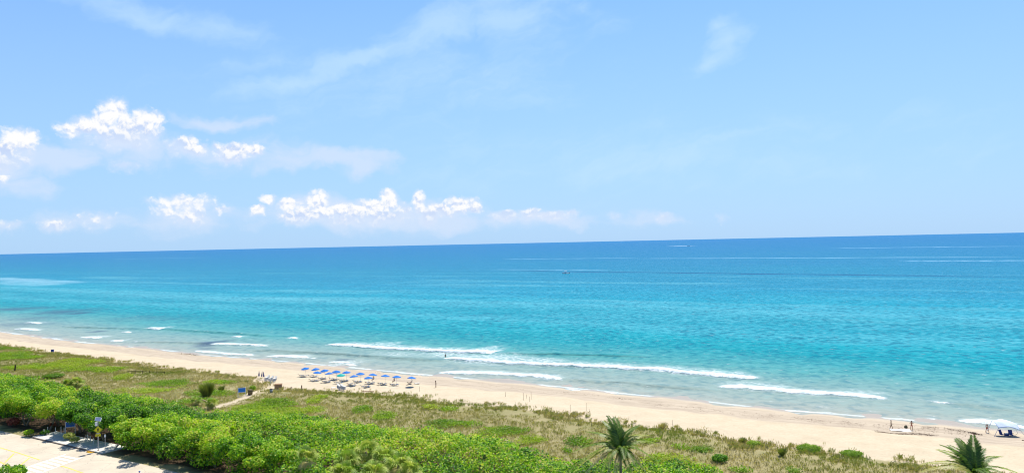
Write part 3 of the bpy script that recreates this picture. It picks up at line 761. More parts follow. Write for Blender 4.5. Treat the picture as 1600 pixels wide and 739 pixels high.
# ---- weed thrown up along the beach
Vp, Sz = [], []
LINES = [([(700,598),(800,606),(900,616),(1000,628),(1100,640)],.9,500,.12), ([(1020,632),(1150,646),(1320,660),(1400,668),(1480,676),(1600,690)],1.6,1500,.16), ([(1370,674),(1420,678),(1470,682)],.5,700,.2),
         ([(1512,674),(1530,678),(1545,682),(1560,683.5),(1580,685.5),(1610,688)],.38,1500,.26), ([(1520,690),(1560,692),(1610,697)],.8,500,.2), ([(1440,668),(1480,671),(1515,675)],.7,500,.16),
         ([(130,538),(226,547),(323,558),(400,564),(513,574)],.8,500,.14), ([(280,552),(310,554.5)],.6,200,.3), ([(513,574),(620,585),(800,603)],1.0,500,.12), ([(880,612),(1000,626)],.7,300,.16), ([(1200,648),(1330,660)],1.2,500,.13)]
for pts_, sg, n_, sz in LINES:
    q = np.array([tuple(on_ground(*p))[:3] for p in pts_]); f = rng.uniform(0, len(q)-1.001, n_); i_ = f.astype(int); fr = (f-i_)[:, None]
    p = q[i_]*(1-fr)+q[i_+1]*fr
    s_, t_ = p[:, 0]*ES.x+p[:, 1]*ES.y, p[:, 0]*ET.x+p[:, 1]*ET.y
    ok = vnoise(s_, s_*0, 3, 111, 3) > .42; s_, t_ = s_[ok], t_[ok]
    s_ = s_+rng.normal(0, .3, len(s_)); t_ = t_+rng.normal(0, sg, len(s_))+(vnoise(s_, s_*0, 6, 113, 2)-.5)*2
    x_, y_ = xy(s_, t_); z_ = ground_z(s_, t_)+rng.uniform(.02, .10, len(s_))
    Vp.append(np.stack([x_, y_, z_], 1)); Sz.append(np.full(len(s_), sz))
pts = np.concatenate(Vp); V, F = cards(pts, np.tile([0, 0, 1.], (len(pts), 1)), np.concatenate(Sz), .6, tiltr=.35)
m_weed = simple('dry_seaweed', (.11, .075, .05), .9, .1, var=.4)
weed = mesh_np('seaweed', V, F, m_weed)
tag(weed, 'dark brown seaweed strewn in lines along the beach', 'seaweed', kind='stuff')

# ------------------------------------------------------------------ trees
def crown_mesh(name, lobes, dens, size, mat, parent, tint0, tiltr=.6, low=-.75, spread=.16):
    Vs, Ts = [], []
    for (c, r) in lobes:
        n_ = int(dens*r[0]*r[1])
        u = rng.uniform(low, 1, n_); ph = rng.uniform(0, 2*math.pi, n_); q = np.sqrt(1-u*u)
        N = np.stack([q*np.cos(ph), q*np.sin(ph), u], 1)
        rad = rng.uniform(.3, 1.08, n_)**.5
        # gaps: leaves keep to sprays
        cl = vnoise(ph*2.2+c[0]*3, u*3+c[1], .8, int(abs(c[0]*7+c[2]*5)) % 90, 2)
        rad = rad*(.80+.34*cl)
        ok = cl > .30; N, rad = N[ok], rad[ok]
        Vs.append((np.array(c)+N*rad[:, None]*np.array(r), N*.6+np.array([0, -.1, .6]))); Ts.append(np.clip(tint0+rng.normal(0, .07)+rng.normal(0, spread, len(rad)), 0, 1))
    pts = np.concatenate([a for a, _ in Vs]); N = np.concatenate([b for _, b in Vs])
    V, F = cards(pts, N, size, tiltr=tiltr)
    return mesh_np(name, V, F, mat, {'tint': ('FACE', np.concatenate(Ts))}, parent=parent)
def broad_tree(name, loc, h, r, tint0, label, cat, group=None, seed=1, size=.27, dens=420, lean=(0, 0)):
    random.seed(seed); root = empty(name, loc, 0, label=label, cat=cat, group=group)
    tips = []
    m = MB(); base = Vector((0, 0, -.15))
    nst = random.choice((2, 3))
    for k in range(nst):
        a0 = random.uniform(0, 6.28); p = base+Vector((math.cos(a0), math.sin(a0), 0))*.18
        pts_ = [p]
        d_ = Vector((math.cos(a0)*.35+lean[0], math.sin(a0)*.35+lean[1], 1)).normalized()
        for j in range(5):
            p = p+d_*h*.13; d_ = (d_+Vector((random.uniform(-.35, .35), random.uniform(-.35, .35), .05))).normalized(); pts_.append(p)
        m.tube(pts_, [.17*(h/5.5)*(1-.12*i_) for i_ in range(6)], 7)
        for j in range(4):
            a1_ = random.uniform(0, 6.28); q = pts_[2+j % 4]; dd_ = Vector((math.cos(a1_), math.sin(a1_), .45)).normalized(); bp_ = [q]
            for i_ in range(4):
                q = q+dd_*r*.24; dd_ = (dd_+Vector((random.uniform(-.3, .3), random.uniform(-.3, .3), .1))).normalized(); bp_.append(q)
            m.tube(bp_, [.085, .07, .05, .035, .02], 5); tips.append(q)
        tips.append(pts_[-1])
    m.build('trunk', m_bark, root, True)
    lobes = [((lean[0]*h*.5, lean[1]*h*.5, h*.64), (r*.72, r*.72, h*.30))]
    for q in tips: lobes.append(((q.x, q.y, min(max(q.z, h*.33), h*.78)+random.uniform(-.2, .3)), (r*random.uniform(.26, .44),)*2+(h*random.uniform(.12, .19),)))
    crown_mesh('crown', lobes, dens, size, m_leaf, root, tint0, spread=.19)
    return root
TREES = [ # px, py of the foot, height, radius, tint, label
    (-28,668,6.4,3.8,.40,'sea grape tree cut by the left edge behind the red leaved shrub'),
    (22,668,6.2,3.6,.60,'yellowish sea grape tree shading the left end of the road'),
    (60,676,6.0,3.2,.66,'sea grape tree with a leaning pale trunk beside the kerb posts'),
    (2,648,5.6,4.0,.34,'deep green sea grape tree at the left edge behind the roadside ones'),
    (92,664,5.2,2.9,.45,'sea grape tree hanging over the blue board on the pavement'),
    (128,676,5.8,3.3,.22,'dark green sea grape tree left of the pedestrian sign'),
    (165,689,5.8,3.2,.30,'sea grape tree right behind the pedestrian sign and the thin post'),
    (188,704,5.2,2.9,.58,'sea grape tree with a bare slanting limb over the leaf litter'),
    (232,716,5.6,3.4,.70,'yellow green sea grape tree above the brown litter by the road'),
    (268,732,5.6,3.3,.50,'sea grape tree where the road leaves the bottom of the picture'),
    (205,676,5.2,3.4,.24,'rich green sea grape tree standing behind the yellow green roadside tree'),
    (312,738,5.8,3.4,.72,'pale green sea grape tree at the bottom edge right of the road end'),
    (255,690,4.9,3.4,.52,'mid green sea grape tree in the second row above the roadside'),
    (355,752,6.0,3.5,.38,'sea grape tree at the bottom edge left of the bright low bush'),
    (330,700,4.9,3.3,.68,'light green rounded sea grape tree in the middle of the thicket'),
    (408,752,5.6,3.2,.55,'small leaved sea grape tree rising from the bottom edge beside the fan palms'),
]
for k, (px, py, h, r, t0, lab) in enumerate(TREES):
    c = on_ground(px, py) if py < 700 else P(px, py, ROAD_Z)
    s_, t_ = st(c); t_ = max(t_, 74.9); x_, y_ = xy(s_, t_)
    broad_tree('sea_grape_tree', (x_, y_, Gz(x_, y_) if t_ > 80 else ROAD_Z), h*1.04, r*1.12, t0, lab, 'tree', 'sea grape trees along the road', seed=20+k, lean=(.12, -.05) if k == 2 else (0, 0), dens=330)
# crown of a tree on the near side of the road, bottom left
c = P(8, 752, ROAD_Z+1)
broad_tree('roadside_tree', (c.x, c.y, ROAD_Z), 3.4, 2.2, .38, 'leafy dark green bush at the bottom left corner on the near side of the road', 'bush', seed=77, size=.22)
# the fallen and bare limbs showing in the hedge
m = MB()
for a_, b_ in (((176,703),(196,683)), ((176,703),(186,690))):
    p0 = P(*a_, ROAD_Z); p0 = Vector((*xy(st(p0)[0], 73.0), ROAD_Z)); d_ = (pdir(*b_).normalized())
    k = (p0.y-.5)/d_.y; p1 = Vector((d_.x*k, d_.y*k, CAM_Z+d_.z*k))
    m.tube([p0, p0.lerp(p1, .5)+Vector((.1, 0, .12)), p1], [.11, .08, .05], 6)
tag(m.build('bare_limb', simple('bleached_wood', (.48, .42, .34), .9, .1), None, True), 'bleached bare branch slanting up out of the hedge right of the thin post', 'branch')

# ---- small shrubs by the pavement
def shrub(name, px, py, z, r, h, mat, tint0, label, cat, size=.2, dens=700, t_min=None):
    c = P(px, py, z) if z is not None else on_ground(px, py)
    if t_min: s_, t_ = st(c); x_, y_ = xy(s_, max(t_, t_min)); c = Vector((x_, y_, c.z))
    root = empty(name, c, 0, label=label, cat=cat)
    m = MB()
    for k in range(6):
        a0 = k*1.05; m.tube([(0, 0, -.05), (math.cos(a0)*r*.3, math.sin(a0)*r*.3, h*.35), (math.cos(a0)*r*.55, math.sin(a0)*r*.55, h*.7)], [.04, .03, .015], 5)
    m.build('stem', m_bark, root)
    crown_mesh('foliage', [((0, 0, h*.55), (r, r, h*.5))]+[((math.cos(a)*r*.5, math.sin(a)*r*.5, h*.6), (r*.45, r*.45, h*.35)) for a in (0, 1.7, 3.1, 4.6)], dens, size, mat, root, tint0)
    return root
m_red = foliage('red_leaf', [(.0, (.10, .01, .008)), (.5, (.26, .035, .025)), (1., (.42, .17, .11))], .3, .02)
shrub('leafy_shrub', 108, 686, cz, 1.0, 1.25, m_fan, .62, 'yellow green shrub on the pavement right of the blue board', 'shrub', .2)
shrub('leafy_shrub', 117, 691, cz, .8, 1.0, m_fan, .70, 'smaller yellow green shrub at the front of the pavement planting', 'shrub', .2)
shrub('leafy_shrub', 45, 680, cz, .9, 1.1, m_leaf, .62, 'small olive shrub behind the wooden posts at the kerb', 'shrub', .2)
shrub('leafy_shrub', 70, 679, cz, .8, .9, m_leaf, .15, 'dark green shrub under the leaning trunk', 'shrub', .2)
shrub('red_leaved_shrub', 3, 669, ROAD_Z, 1.2, 1.6, m_red, .6, 'shrub with dark red leaves at the left edge under the trees', 'shrub', .22, t_min=73.5)
shrub('red_leaved_shrub', 83, 667, cz, .6, .9, m_red, .8, 'bright red leafy plant just left of the blue board', 'shrub', .2)
shrub('dune_shrub', 84, 589, None, 2.6, .8, m_creep, .05, 'flat round dark green mound on bare sand at the left of the dune', 'shrub', .2, 500)
shrub('dune_shrub', 1331, 712, None, 1.7, .75, m_creep, .25, 'isolated round green mound on the sand at the right end of the dune', 'shrub', .13, 1100)
shrub('dune_shrub', 1264, 706, None, 2.0, 1.1, m_creep, .20, 'rounded green clump at the dune edge left of the isolated mound', 'shrub', .13, 900)
shrub('dune_shrub', 1178, 697, None, 1.2, .9, m_creep, .45, 'small green clump where the dune meets the beach', 'shrub', .13, 900)
shrub('dune_shrub', 395, 611, None, .8, 1.4, m_creep, .35, 'small green bush standing behind the brown barrel on the beach path', 'shrub', .15, 900)
shrub('dune_shrub', 1125, 722, None, 1.3, 1.2, m_leaf, .30, 'darker bush at the right end of the bright creeper patch', 'shrub', .18, 600)

# ---- big grassy clump and fan palms
def spike_clump(name, px, py, r, h, n, mat, t0, label, cat, w=.06, lean=.6):
    c = on_ground(px, py)
    ph = rng.uniform(0, 6.28, n); q = rng.uniform(0, .35, n)*r; hh_ = h*rng.uniform(.55, 1.05, n); ln = rng.uniform(.05, 1, n)*r*lean
    bx_, by_ = np.cos(ph)*q, np.sin(ph)*q; dx, dy = np.cos(ph+1.57)*w/2, np.sin(ph+1.57)*w/2
    V = np.stack([np.stack([bx_-dx, by_-dy, q*0-.05], 1), np.stack([bx_+np.cos(ph)*ln*.4+dx, by_+np.sin(ph)*ln*.4+dy, hh_*.65], 1), np.stack([bx_+np.cos(ph)*ln, by_+np.sin(ph)*ln, hh_], 1), np.stack([bx_+np.cos(ph)*ln*.4-dx, by_+np.sin(ph)*ln*.4-dy, hh_*.6], 1)], 1).reshape(-1, 3)
    o = mesh_np(name, V, np.arange(n*4).reshape(-1, 4), mat, {'tint': ('FACE', np.clip(t0+rng.normal(0, .15, n), 0, 1))}); o.location = c
    return tag(o, label, cat)
spike_clump('grass_clump', 323, 620, 2.6, 3.3, 1300, m_oats, .12, 'large round clump of tall dark green grass standing on the dune left of the path', 'grass clump')
spike_clump('grass_clump', 346, 612, 1.3, 1.6, 400, m_oats, .22, 'small grass clump at the right side of the large round one', 'grass clump')
spike_clump('grass_clump', 1222, 712, 1.2, 1.3, 500, m_oats, .2, 'dark tall grass clump at the dune edge near the right palm', 'grass clump', .04)
spike_clump('grass_clump', 1160, 694, 1.1, 1.3, 400, m_oats, .35, 'olive grass clump on the seaward edge between the two palms', 'grass clump', .04)
spike_clump('grass_clump', 1035, 672, 1.2, 1.5, 350, m_oats, .8, 'dry straw coloured clump on the sand right of the coconut palm', 'grass clump', .035)

def fan_leaf(m, base, az_, el_, L, r, n=13):
    d_ = Vector((math.cos(az_)*math.cos(el_), math.sin(az_)*math.cos(el_), math.sin(el_)))
    c = base+d_*L; side = d_.cross(Vector((0, 0, 1))).normalized(); up = side.cross(d_)
    m['t'].append((base, c))
    for k in range(n):
        a = (k/(n-1)-.5)*4.2
        dir_ = (d_*math.cos(a)+side*math.sin(a)).normalized()
        dr = Vector((0, 0, -1))
        e1 = c+dir_*r*.5+dr*r*.05; e2 = c+dir_*r*random.uniform(.85, 1.1)+dr*r*random.uniform(.3, .7)
        wv = dir_.cross(up).normalized()*.065*r
        m['q'].append([c, e1+wv, e2, e1-wv]); 
def fan_palm_mesh(seed, nl=30, dead=8, R_=1.0, petiole=1.1):
    random.seed(seed); m = {'q': [], 't': []}; tints = []
    for k in range(nl+dead):
        dd_ = k >= nl
        el_ = random.uniform(-.15, 1.35) if not dd_ else random.uniform(-1.15, -.35)
        n0 = len(m['q']); fan_leaf(m, Vector((0, 0, 0)), random.uniform(0, 6.28), el_, petiole*random.uniform(.7, 1.1)*(.7 if dd_ else 1), R_*random.uniform(.75, 1.1))
        t0 = random.uniform(.15, .7) if not dd_ else random.uniform(.85, 1)
        tints += [min(1, max(0, t0+random.gauss(0, .08)))]*(len(m['q'])-n0)
    V = np.array([tuple(p) for q in m['q'] for p in q]); n_ = len(m['q'])
    F = np.arange(n_*4).reshape(-1, 4)
    tv = []
    for a, b in m['t']:
        s_ = (b-a).cross(Vector((0, 0, 1))).normalized()*.02; tv += [a-s_, a+s_, b+s_, b-s_]; tints.append(.8)
    V = np.concatenate([V, np.array([tuple(p) for p in tv])]); F = np.concatenate([F, np.arange(n_*4, n_*4+len(tv)).reshape(-1, 4)])
    return V, F, np.array(tints)
def fan_palm(px, py, z, trunk_h, R_, seed, label, cat='palm', name='fan_palm', group=None, dead=8):
    """px, py: where the heart of the crown shows; z its height"""
    c = P(px, py, z); root = empty(name, (c.x, c.y, z-trunk_h), 0, label=label, cat=cat, group=group)
    V, F, tt = fan_palm_mesh(seed, R_=R_, petiole=R_*1.05, dead=dead)
    o = mesh_np('crown', V+np.array([0, 0, trunk_h]), F, m_fan, {'tint': ('FACE', tt)}, parent=root)
    m = MB(); prof = [(.19, -.2), (.17, trunk_h*.5), (.22, trunk_h*.85), (.12, trunk_h+.1)]; m.lathe(prof, 10)
    m.build('trunk', m_ptrunk, root, True)
FG = 'fan palms at the bottom edge'
for k, (px, py, z, th, R_, lab) in enumerate([
    (572,706,7.0,3.6,1.35,'tallest fan palm left of the bottom centre with stiff upright leaves'),
    (540,722,6.8,3.4,1.25,'fan palm just left of the tallest one, half among sea grape'),
    (601,716,7.2,3.8,1.35,'fan palm with pale drooping leaves right of the tallest one'),
    (622,727,7.2,3.8,1.3,'fan palm at the bottom edge with many dry hanging leaves'),
    (640,738,7.0,3.8,1.2,'rightmost fan palm of the bottom group, cut by the edge'),
    (535,742,7.0,3.8,1.25,'fan palm cut by the bottom edge at the left of its group'),
    (585,741,7.0,3.8,1.3,'fan palm cut by the bottom edge in the middle of its group'),
    (479,716,6.6,3.2,1.2,'lone fan palm half buried in the yellow green bush'),
    ]): fan_palm(px, py, z, th, R_*1.0, 300+k, lab, group=FG, dead=9)
PG = 'palmettos in the thicket'
fan_palm(120, 598, 4.4, 1.2, 1.15, 350, 'palmetto with spiky leaves where thicket and dune grass meet at the left', name='palmetto', group=PG)
fan_palm(106, 600, 4.2, 1.2, .95, 351, 'smaller palmetto at the left side of the spiky one', name='palmetto', group=PG)
fan_palm(134, 612, 4.6, 1.4, 1.1, 352, 'brownish palmetto between the two green masses of trees', name='palmetto', group=PG, dead=22)
fan_palm(331, 630, 4.0, .9, .9, 353, 'dark palmetto at the start of the beach path', name='palmetto', group=PG)
fan_palm(306, 625, 4.0, .9, .8, 354, 'small palmetto left of the start of the beach path', name='palmetto', group=PG)

# ---- coconut palms
def frond_np(L, droop, wid, n=46, twist=0., ragged=.28):
    """frond along +X from the origin; returns V, F"""
    V, F = [], []
    pts_ = []
    for i_ in range(13):
        f = i_/12; pts_.append(Vector((L*f*(1-.12*droop*f), 0, L*(-.75*(droop+.25)*f*f*f-.35*(droop+.2)*f*f))))
    w = .035
    for i_ in range(12):
        b0 = len(V); k0, k1 = 1-.8*i_/12, 1-.8*(i_+1)/12
        for p, k_ in ((pts_[i_], k0), (pts_[i_+1], k1)):
            V += [p+Vector((0, -w*k_, 0)), p+Vector((0, 0, w*k_)), p+Vector((0, w*k_, 0))]
        F += [(b0, b0+3, b0+4, b0+1), (b0+1, b0+4, b0+5, b0+2)]
    for k in range(n):
        f = .16+.84*k/(n-1); j = min(int(f*12), 11); p = pts_[j].lerp(pts_[j+1], f*12-j); tdir = (pts_[j+1]-pts_[j]).normalized()
        ll = wid*1.12*math.sin(math.pi*min(1, .18+f*.78))**.6*random.uniform(1-ragged, 1+ragged)
        for sg in (-1, 1):
            out = (Vector((0, sg, 0))*.85+tdir*(.28+.35*f)).normalized(); hang = -.35-.3*droop-random.uniform(0, .35)
            d_ = (out+Vector((0, 0, .18))).normalized(); e1 = p+d_*ll*.5; e2 = e1+(out+Vector((0, 0, hang*2.2))).normalized()*ll*.55
            wv = tdir*.075*random.uniform(.8, 1.3); b0 = len(V)
            V += [p-wv*.5, e1-wv, e2, e1+wv]; F.append((b0, b0+1, b0+2, b0+3))
    return np.array([tuple(v) for v in V]), np.array(F)
def coconut(px, py, z, base_z, fronds, label, seed, coconuts=5):
    random.seed(seed); c = P(px, py, z); root = empty('coconut_palm', (c.x, c.y, base_z), 0, label=label, cat='palm', group='coconut palms on the dune')
    H = z-base_z
    m = MB(); n_ = 14
    m.tube([(math.sin(k/n_*2)*.25-.23, 0, H*k/n_-.2*(k == 0)) for k in range(n_+1)], [.21-.07*k/n_+(.025 if k % 2 else 0) for k in range(n_+1)], 10)
    m.build('trunk', m_ptrunk, root, True)
    m = MB(); m.lathe([(.10, -.5), (.26, -.25), (.24, .1), (.10, .6), (.02, .95)], 9, (0, 0, H)); m.build('crown_shaft', simple('palm_heart', (.20, .19, .08), .8, .2), root, True)
    for (az_, el_, L, droop, wid, dead, t0) in fronds:
        V, F = frond_np(L, droop, wid, twist=0, n=int(L*19) if not dead else int(L*12))
        o = mesh_np('frond', V, F, m_dead if dead else m_palm, {'tint': ('FACE', np.clip(t0+.12+rng.normal(0, .15, len(F)), 0, 1))}, parent=root)
        # azimuth: 0 = right in the picture, 90 = away from us, 180 = left
        o.rotation_euler = Euler((R(random.uniform(-35, 35)), -R(el_+6), R(az_+random.uniform(-8, 8))), 'XYZ'); o.location = (0, 0, H+.1)
    m_nut = simple('green_coconut', (.16, .17, .05), .6, .3)
    for k in range(coconuts):
        m = MB(); a = k*1.3; m.lathe([(.01, -.14), (.10, -.09), (.13, 0), (.09, .10), (.01, .14)], 8, (math.cos(a)*.28, math.sin(a)*.28, H-.35)); m.build('coconut', m_nut, root, True)
FR1 = [(95,84,4.3,.25,.95,0,.12),(70,78,4.2,.3,.95,0,.2),(115,74,4.0,.4,.9,0,.3),(60,66,3.9,.4,.85,0,.2),(140,60,4.0,.6,.85,0,.3),(35,48,4.3,.5,.75,0,.75),(160,45,4.2,.9,.85,0,.35),(15,42,4.4,.7,.75,0,.55),(-20,40,3.4,.8,.8,0,.3),
       (178,32,4.3,1.1,.8,0,.8),(200,38,4.0,1.2,.8,0,.5),(225,30,3.2,1.1,.75,0,.3),(-60,35,3.0,1.1,.75,0,.2),(270,30,2.8,1.2,.75,0,.15),(120,40,3.8,.9,.8,0,.1),(90,55,3.9,.7,.85,0,.1),(60,40,3.6,.9,.8,0,.1),(300,50,3.0,.9,.8,0,.15),
       (185,8,4.0,1.2,.45,1,.6),(205,0,3.8,1.3,.45,1,.7),(-5,12,3.4,1.1,.5,1,.5),(-25,2,3.2,1.3,.45,1,.4),(160,5,3.2,1.1,.4,1,.5),(240,-20,2.5,1.,.4,1,.7),(20,10,3.6,1.1,.45,1,.6),(290,-45,2.,.7,.3,1,.6)]
coconut(969, 706, 9.6, 2.8, FR1, 'slender coconut palm with dry lower fronds standing in the thicket right of centre', 401)
FR2 = [(92,82,4.6,.2,1.05,0,.15),(70,74,4.4,.3,1.0,0,.15),(112,76,4.3,.3,1.0,0,.2),(100,66,4.2,.4,.95,0,.15),(80,60,4.2,.5,.95,0,.1),(140,58,4.2,.6,.9,0,.6),(155,50,4.3,.7,.85,0,.75),(170,46,4.2,.8,.8,0,.8),(35,52,4.4,.5,.9,0,.35),(20,44,4.0,.8,.85,0,.35),
       (60,62,4.0,.4,.9,0,.1),(125,66,4.0,.5,.95,0,.1),(180,22,4.2,1.,.85,0,.85),(195,15,4.2,1.1,.8,0,.7),(2,22,4.0,1.1,.85,0,.4),(-15,14,4.2,1.2,.85,0,.5),(230,35,3.4,1.,.8,0,.3),(-60,35,3.4,1.,.8,0,.3),(270,45,3.0,.9,.8,0,.2),(250,60,3.,.7,.8,0,.1),(300,62,3.,.7,.8,0,.1),
       (165,10,3.8,1.1,.5,1,.4)]
FR2 = [(a, b, c_*.93, d, e, f, h_) for a, b, c_, d, e, f, h_ in FR2]
coconut(1524, 744, 8.8, 2.4, FR2, 'dense dark coconut palm in front of the beach at the bottom right corner', 402)

# ------------------------------------------------------------------ beach furniture
def ground_thing(name, px, py, rz=0, **kw):
    return empty(name, on_ground(px, py), rz, **kw)
m_blue = simple('blue_canvas', (.012, .15, .50), .75, .2, var=.15)
m_teal = simple('teal_canvas', (.01, .36, .33), .75, .2, var=.15)
m_navy = simple('navy_canvas', (.03, .055, .22), .8, .2, var=.2)
m_wh = simple('white_paint', (.72, .73, .74), .5, .3, var=.06)
m_wood = simple('weathered_wood', (.30, .20, .12), .85, .1, var=.25)
m_dkwood = simple('dark_wood', (.06, .045, .03), .85, .1, var=.25)
m_strap = simple('pale_sling', (.58, .57, .53), .8, .2, var=.1)
m_gal = simple('galvanised_steel', (.50, .52, .54), .45, .5, .5, var=.1)
m_pole = simple('pale_pole', (.62, .60, .55), .6, .3, var=.05)

def canopy_mesh(m_unused=None, R_=1.15, top=2.55, drop=.42, n=8):
    m = MB(); rings = []
    for r_, z_ in ((.04, top), (R_*.5, top-drop*.42), (R_, top-drop), (R_*.995, top-drop-.09)):
        rings.append([m.b.verts.new((r_*math.cos((k+.5)*2*math.pi/n), r_*math.sin((k+.5)*2*math.pi/n), z_)) for k in range(n)])
    for a, b in zip(rings, rings[1:]):
        for k in range(n): m.b.faces.new((a[k], a[(k+1) % n], b[(k+1) % n], b[k]))
    m.b.faces.new(rings[0])
    return m
def make_umbrella():
    root = empty('beach_umbrella', (0, 0, 0))
    canopy_mesh().build('canopy', m_blue, root)
    m = MB(); m.tube([(0, 0, -.3), (0, 0, 2.62)], .03, 8); m.build('pole', m_pole, root)
    for k in range(8):
        a = (k+.5)*math.pi/4; m = MB(); m.tube([(.03, 0, 2.44), (1.12, 0, 2.11)], .010, 4); r_ = m.build('rib', m_pole, root); r_.rotation_euler = (0, 0, a)
    return root
def make_lounger(side_mat=None):
    root = empty('beach_lounger', (0, 0, 0))
    m = MB()
    for y_ in (-.31, .31): m.tube([(-.95, y_, .32), (.35, y_, .32)], .025, 6)
    m.tube([(-.95, -.31, .32), (-.95, .31, .32)], .025, 6); m.tube([(.35, -.31, .32), (.35, .31, .32)], .025, 6)
    m.build('frame', m_wh, root)
    for x_, y_ in ((-.8, -.29), (-.8, .29), (.3, -.29), (.3, .29)):
        m = MB(); m.tube([(x_, y_, -.08), (x_*.97, y_, .31)], .024, 6); m.build('leg', m_wh, root)
    m = MB(); m.box((-.3, 0, .345), (1.26, .56, .035), bevel=.012); m.build('seat', m_strap, root)
    m = MB(); m.box((.68, 0, .53), (.78, .56, .035), (0, -R(32), 0), bevel=.012); m.build('backrest', m_strap, root)
    return root
def copy_tree(o, parent=None):
    c = o.copy(); C.objects.link(c); c.parent = parent
    for ch in list(o.children): copy_tree(ch, c)
    return c
um0, lg0 = make_umbrella(), make_lounger()
ORD = ['first', 'second', 'third', 'fourth', 'fifth', 'sixth', 'seventh', 'eighth', 'ninth', 'tenth']
BACK = [(205,107),(322,115),(424,129),(550,142),(665,152),(820,167),(955,180),(1100,193),(1232,203),(1393,215)]
FRONT = [(325,155),(470,167),(603,181),(755,198),(915,215)]
def crop(p): return 450+p[0]/7.273, 560+p[1]/7.273
face = math.atan2(ET.y, ET.x)      # loungers look out to sea
first_u = first_l = True
def under(px, py, zc):
    """foot of an umbrella whose canopy shows at px, py"""
    zz = 1.2
    for _ in range(6):
        v = P(px, py, zz+zc); zz = Gz(v.x, v.y)
    return Vector((v.x, v.y, zz))
def put_umbrella(p, label, i_):
    global first_u
    u = um0 if first_u else copy_tree(um0); first_u = False
    u.location = under(*crop(p), 2.3); u.rotation_euler = (R(random.uniform(-7, 7)), R(random.uniform(-7, 7)), random.uniform(0, 6))
    tag(u, label, 'umbrella', 'beach umbrellas in two rows by the water')
    return u
def put_lounger(loc, label, rz, flat=False):
    global first_l
    l = lg0 if first_l else copy_tree(lg0); first_l = False
    l.location = loc; l.rotation_euler = (0, 0, rz); tag(l, label, 'lounger', 'loungers set out under the beach umbrellas')
    return l
BW = ['leftmost', 'second', 'third', 'fourth', 'fifth', 'sixth', 'seventh', 'eighth', 'ninth', 'rightmost']
for i_, p in enumerate(BACK):
    nm = BW[i_]+(' ' if i_ in (0, 9) else ' from the left ')
    u = put_umbrella(p, f'blue umbrella standing {nm.strip()} in the long row nearest the water', i_)
    l0 = u.location
    if i_ == 9: continue
    for sg in (-1, 1):
        s_, t_ = st(l0); s_ += sg*.75+random.uniform(-.12, .12); t_ -= 1.15+random.uniform(-.2, .2); x_, y_ = xy(s_, t_)
        side = 'left' if sg < 0 else 'right'
        put_lounger((x_, y_, Gz(x_, y_)), f'lounger at the {side} foot of the {BW[i_]} blue umbrella of the waterside row'.replace('second blue', 'second from left blue'), face+math.pi+R(random.uniform(-8, 8)))
FW = ['leftmost', 'second', 'middle', 'fourth', 'rightmost']
for i_, p in enumerate(FRONT):
    lab = f'blue umbrella, {FW[i_]} in the short row of five nearer the dune' if i_ != 2 else 'only green umbrella, in the middle of the short row nearer the dune'
    u = put_umbrella(p, lab, i_)
    if i_ == 2:
        for ch in u.children:
            if ch.name.startswith('canopy'): ch.data = ch.data.copy(); ch.data.materials[0] = m_teal
    for sg in (-1, 1):
        s_, t_ = st(u.location); s_ += sg*.75+random.uniform(-.12, .12); t_ -= 1.15+random.uniform(-.2, .2); x_, y_ = xy(s_, t_)
        side = 'left' if sg < 0 else 'right'
        who = f'{FW[i_]} blue umbrella' if i_ != 2 else 'green umbrella'
        put_lounger((x_, y_, Gz(x_, y_)), f'lounger at the {side} foot of the {who} of the dune side row', face+math.pi+R(random.uniform(-8, 8)))
c = on_ground(450+1380/7.273, 560+289/7.273); put_lounger(c, 'dark shaded lounger under the rightmost umbrella', face+math.pi+.1)
c = on_ground(450+1455/7.273, 560+292/7.273); put_lounger(c, 'lounger standing alone in the sun right of the last umbrella', face+math.pi-.5)

# stacks of spare furniture
def stack(px, py, n, label, rz):
    """a pile of loungers; every one is a lounger"""
    c = on_ground(px, py)
    for k in range(n):
        l = copy_tree(lg0); l.location = c+Vector((.02*k, .03*k, .24*k)); l.rotation_euler = (0, 0, rz+R(random.uniform(-3, 3)))
        tag(l, ('bottom lounger' if k == 0 else 'top lounger' if k == n-1 else 'middle lounger')+' '+label, 'lounger', 'stacked spare loungers')
        if 0 < k < n-1: l['label'] = f'{ORD[k]} lounger up '+label
stack(417, 595, 4, 'of the left spare stack beside the folded umbrellas', face+.3)
stack(423, 596, 4, 'of the spare stack second from the right by the path mouth', face+.25)
stack(428.5, 597, 4, 'of the spare stack farthest right by the path mouth', face+.35)
stack(530, 609, 4, 'of the left spare stack near the dune grass below the umbrellas', face+1.2)
stack(536, 609.5, 4, 'of the right spare stack near the dune grass below the umbrellas', face+1.3)
def folded_umbrella(px, py, lean, label):
    root = ground_thing('folded_umbrella', px, py, 0, label=label, cat='umbrella', group='folded umbrellas beside the spare loungers')
    m = MB(); m.tube([(0, 0, -.2), (lean, 0, 2.3)], .03, 6); m.build('pole', m_pole, root)
    m = MB(); m.tube([(lean*.35, 0, .9), (lean*.6, 0, 1.4), (lean*.98, 0, 2.25)], [.20, .17, .04], 8); m.build('canopy', m_navy, root)
for px, py, ln, lab in ((404.5,592.5,.1,'leftmost of three dark blue folded umbrellas by the path mouth'),(408.5,593,.25,'middle one of the three dark blue folded umbrellas'),(412.5,593.5,-.1,'rightmost of three dark blue folded umbrellas by the path mouth')):
    folded_umbrella(px, py, ln, lab)
root = ground_thing('side_table', 521, 608, .4, label='low white table left of the stacked loungers near the dune grass', cat='table')
m = MB(); m.box((0, 0, .45), (1.0, .6, .05), bevel=.015); m.build('table_top', m_wh, root)
for x_, y_ in ((-.42, -.24), (.42, -.24), (-.42, .24), (.42, .24)): m = MB(); m.tube([(x_, y_, -.05), (x_, y_, .44)], .025, 6); m.build('leg', m_wh, root)

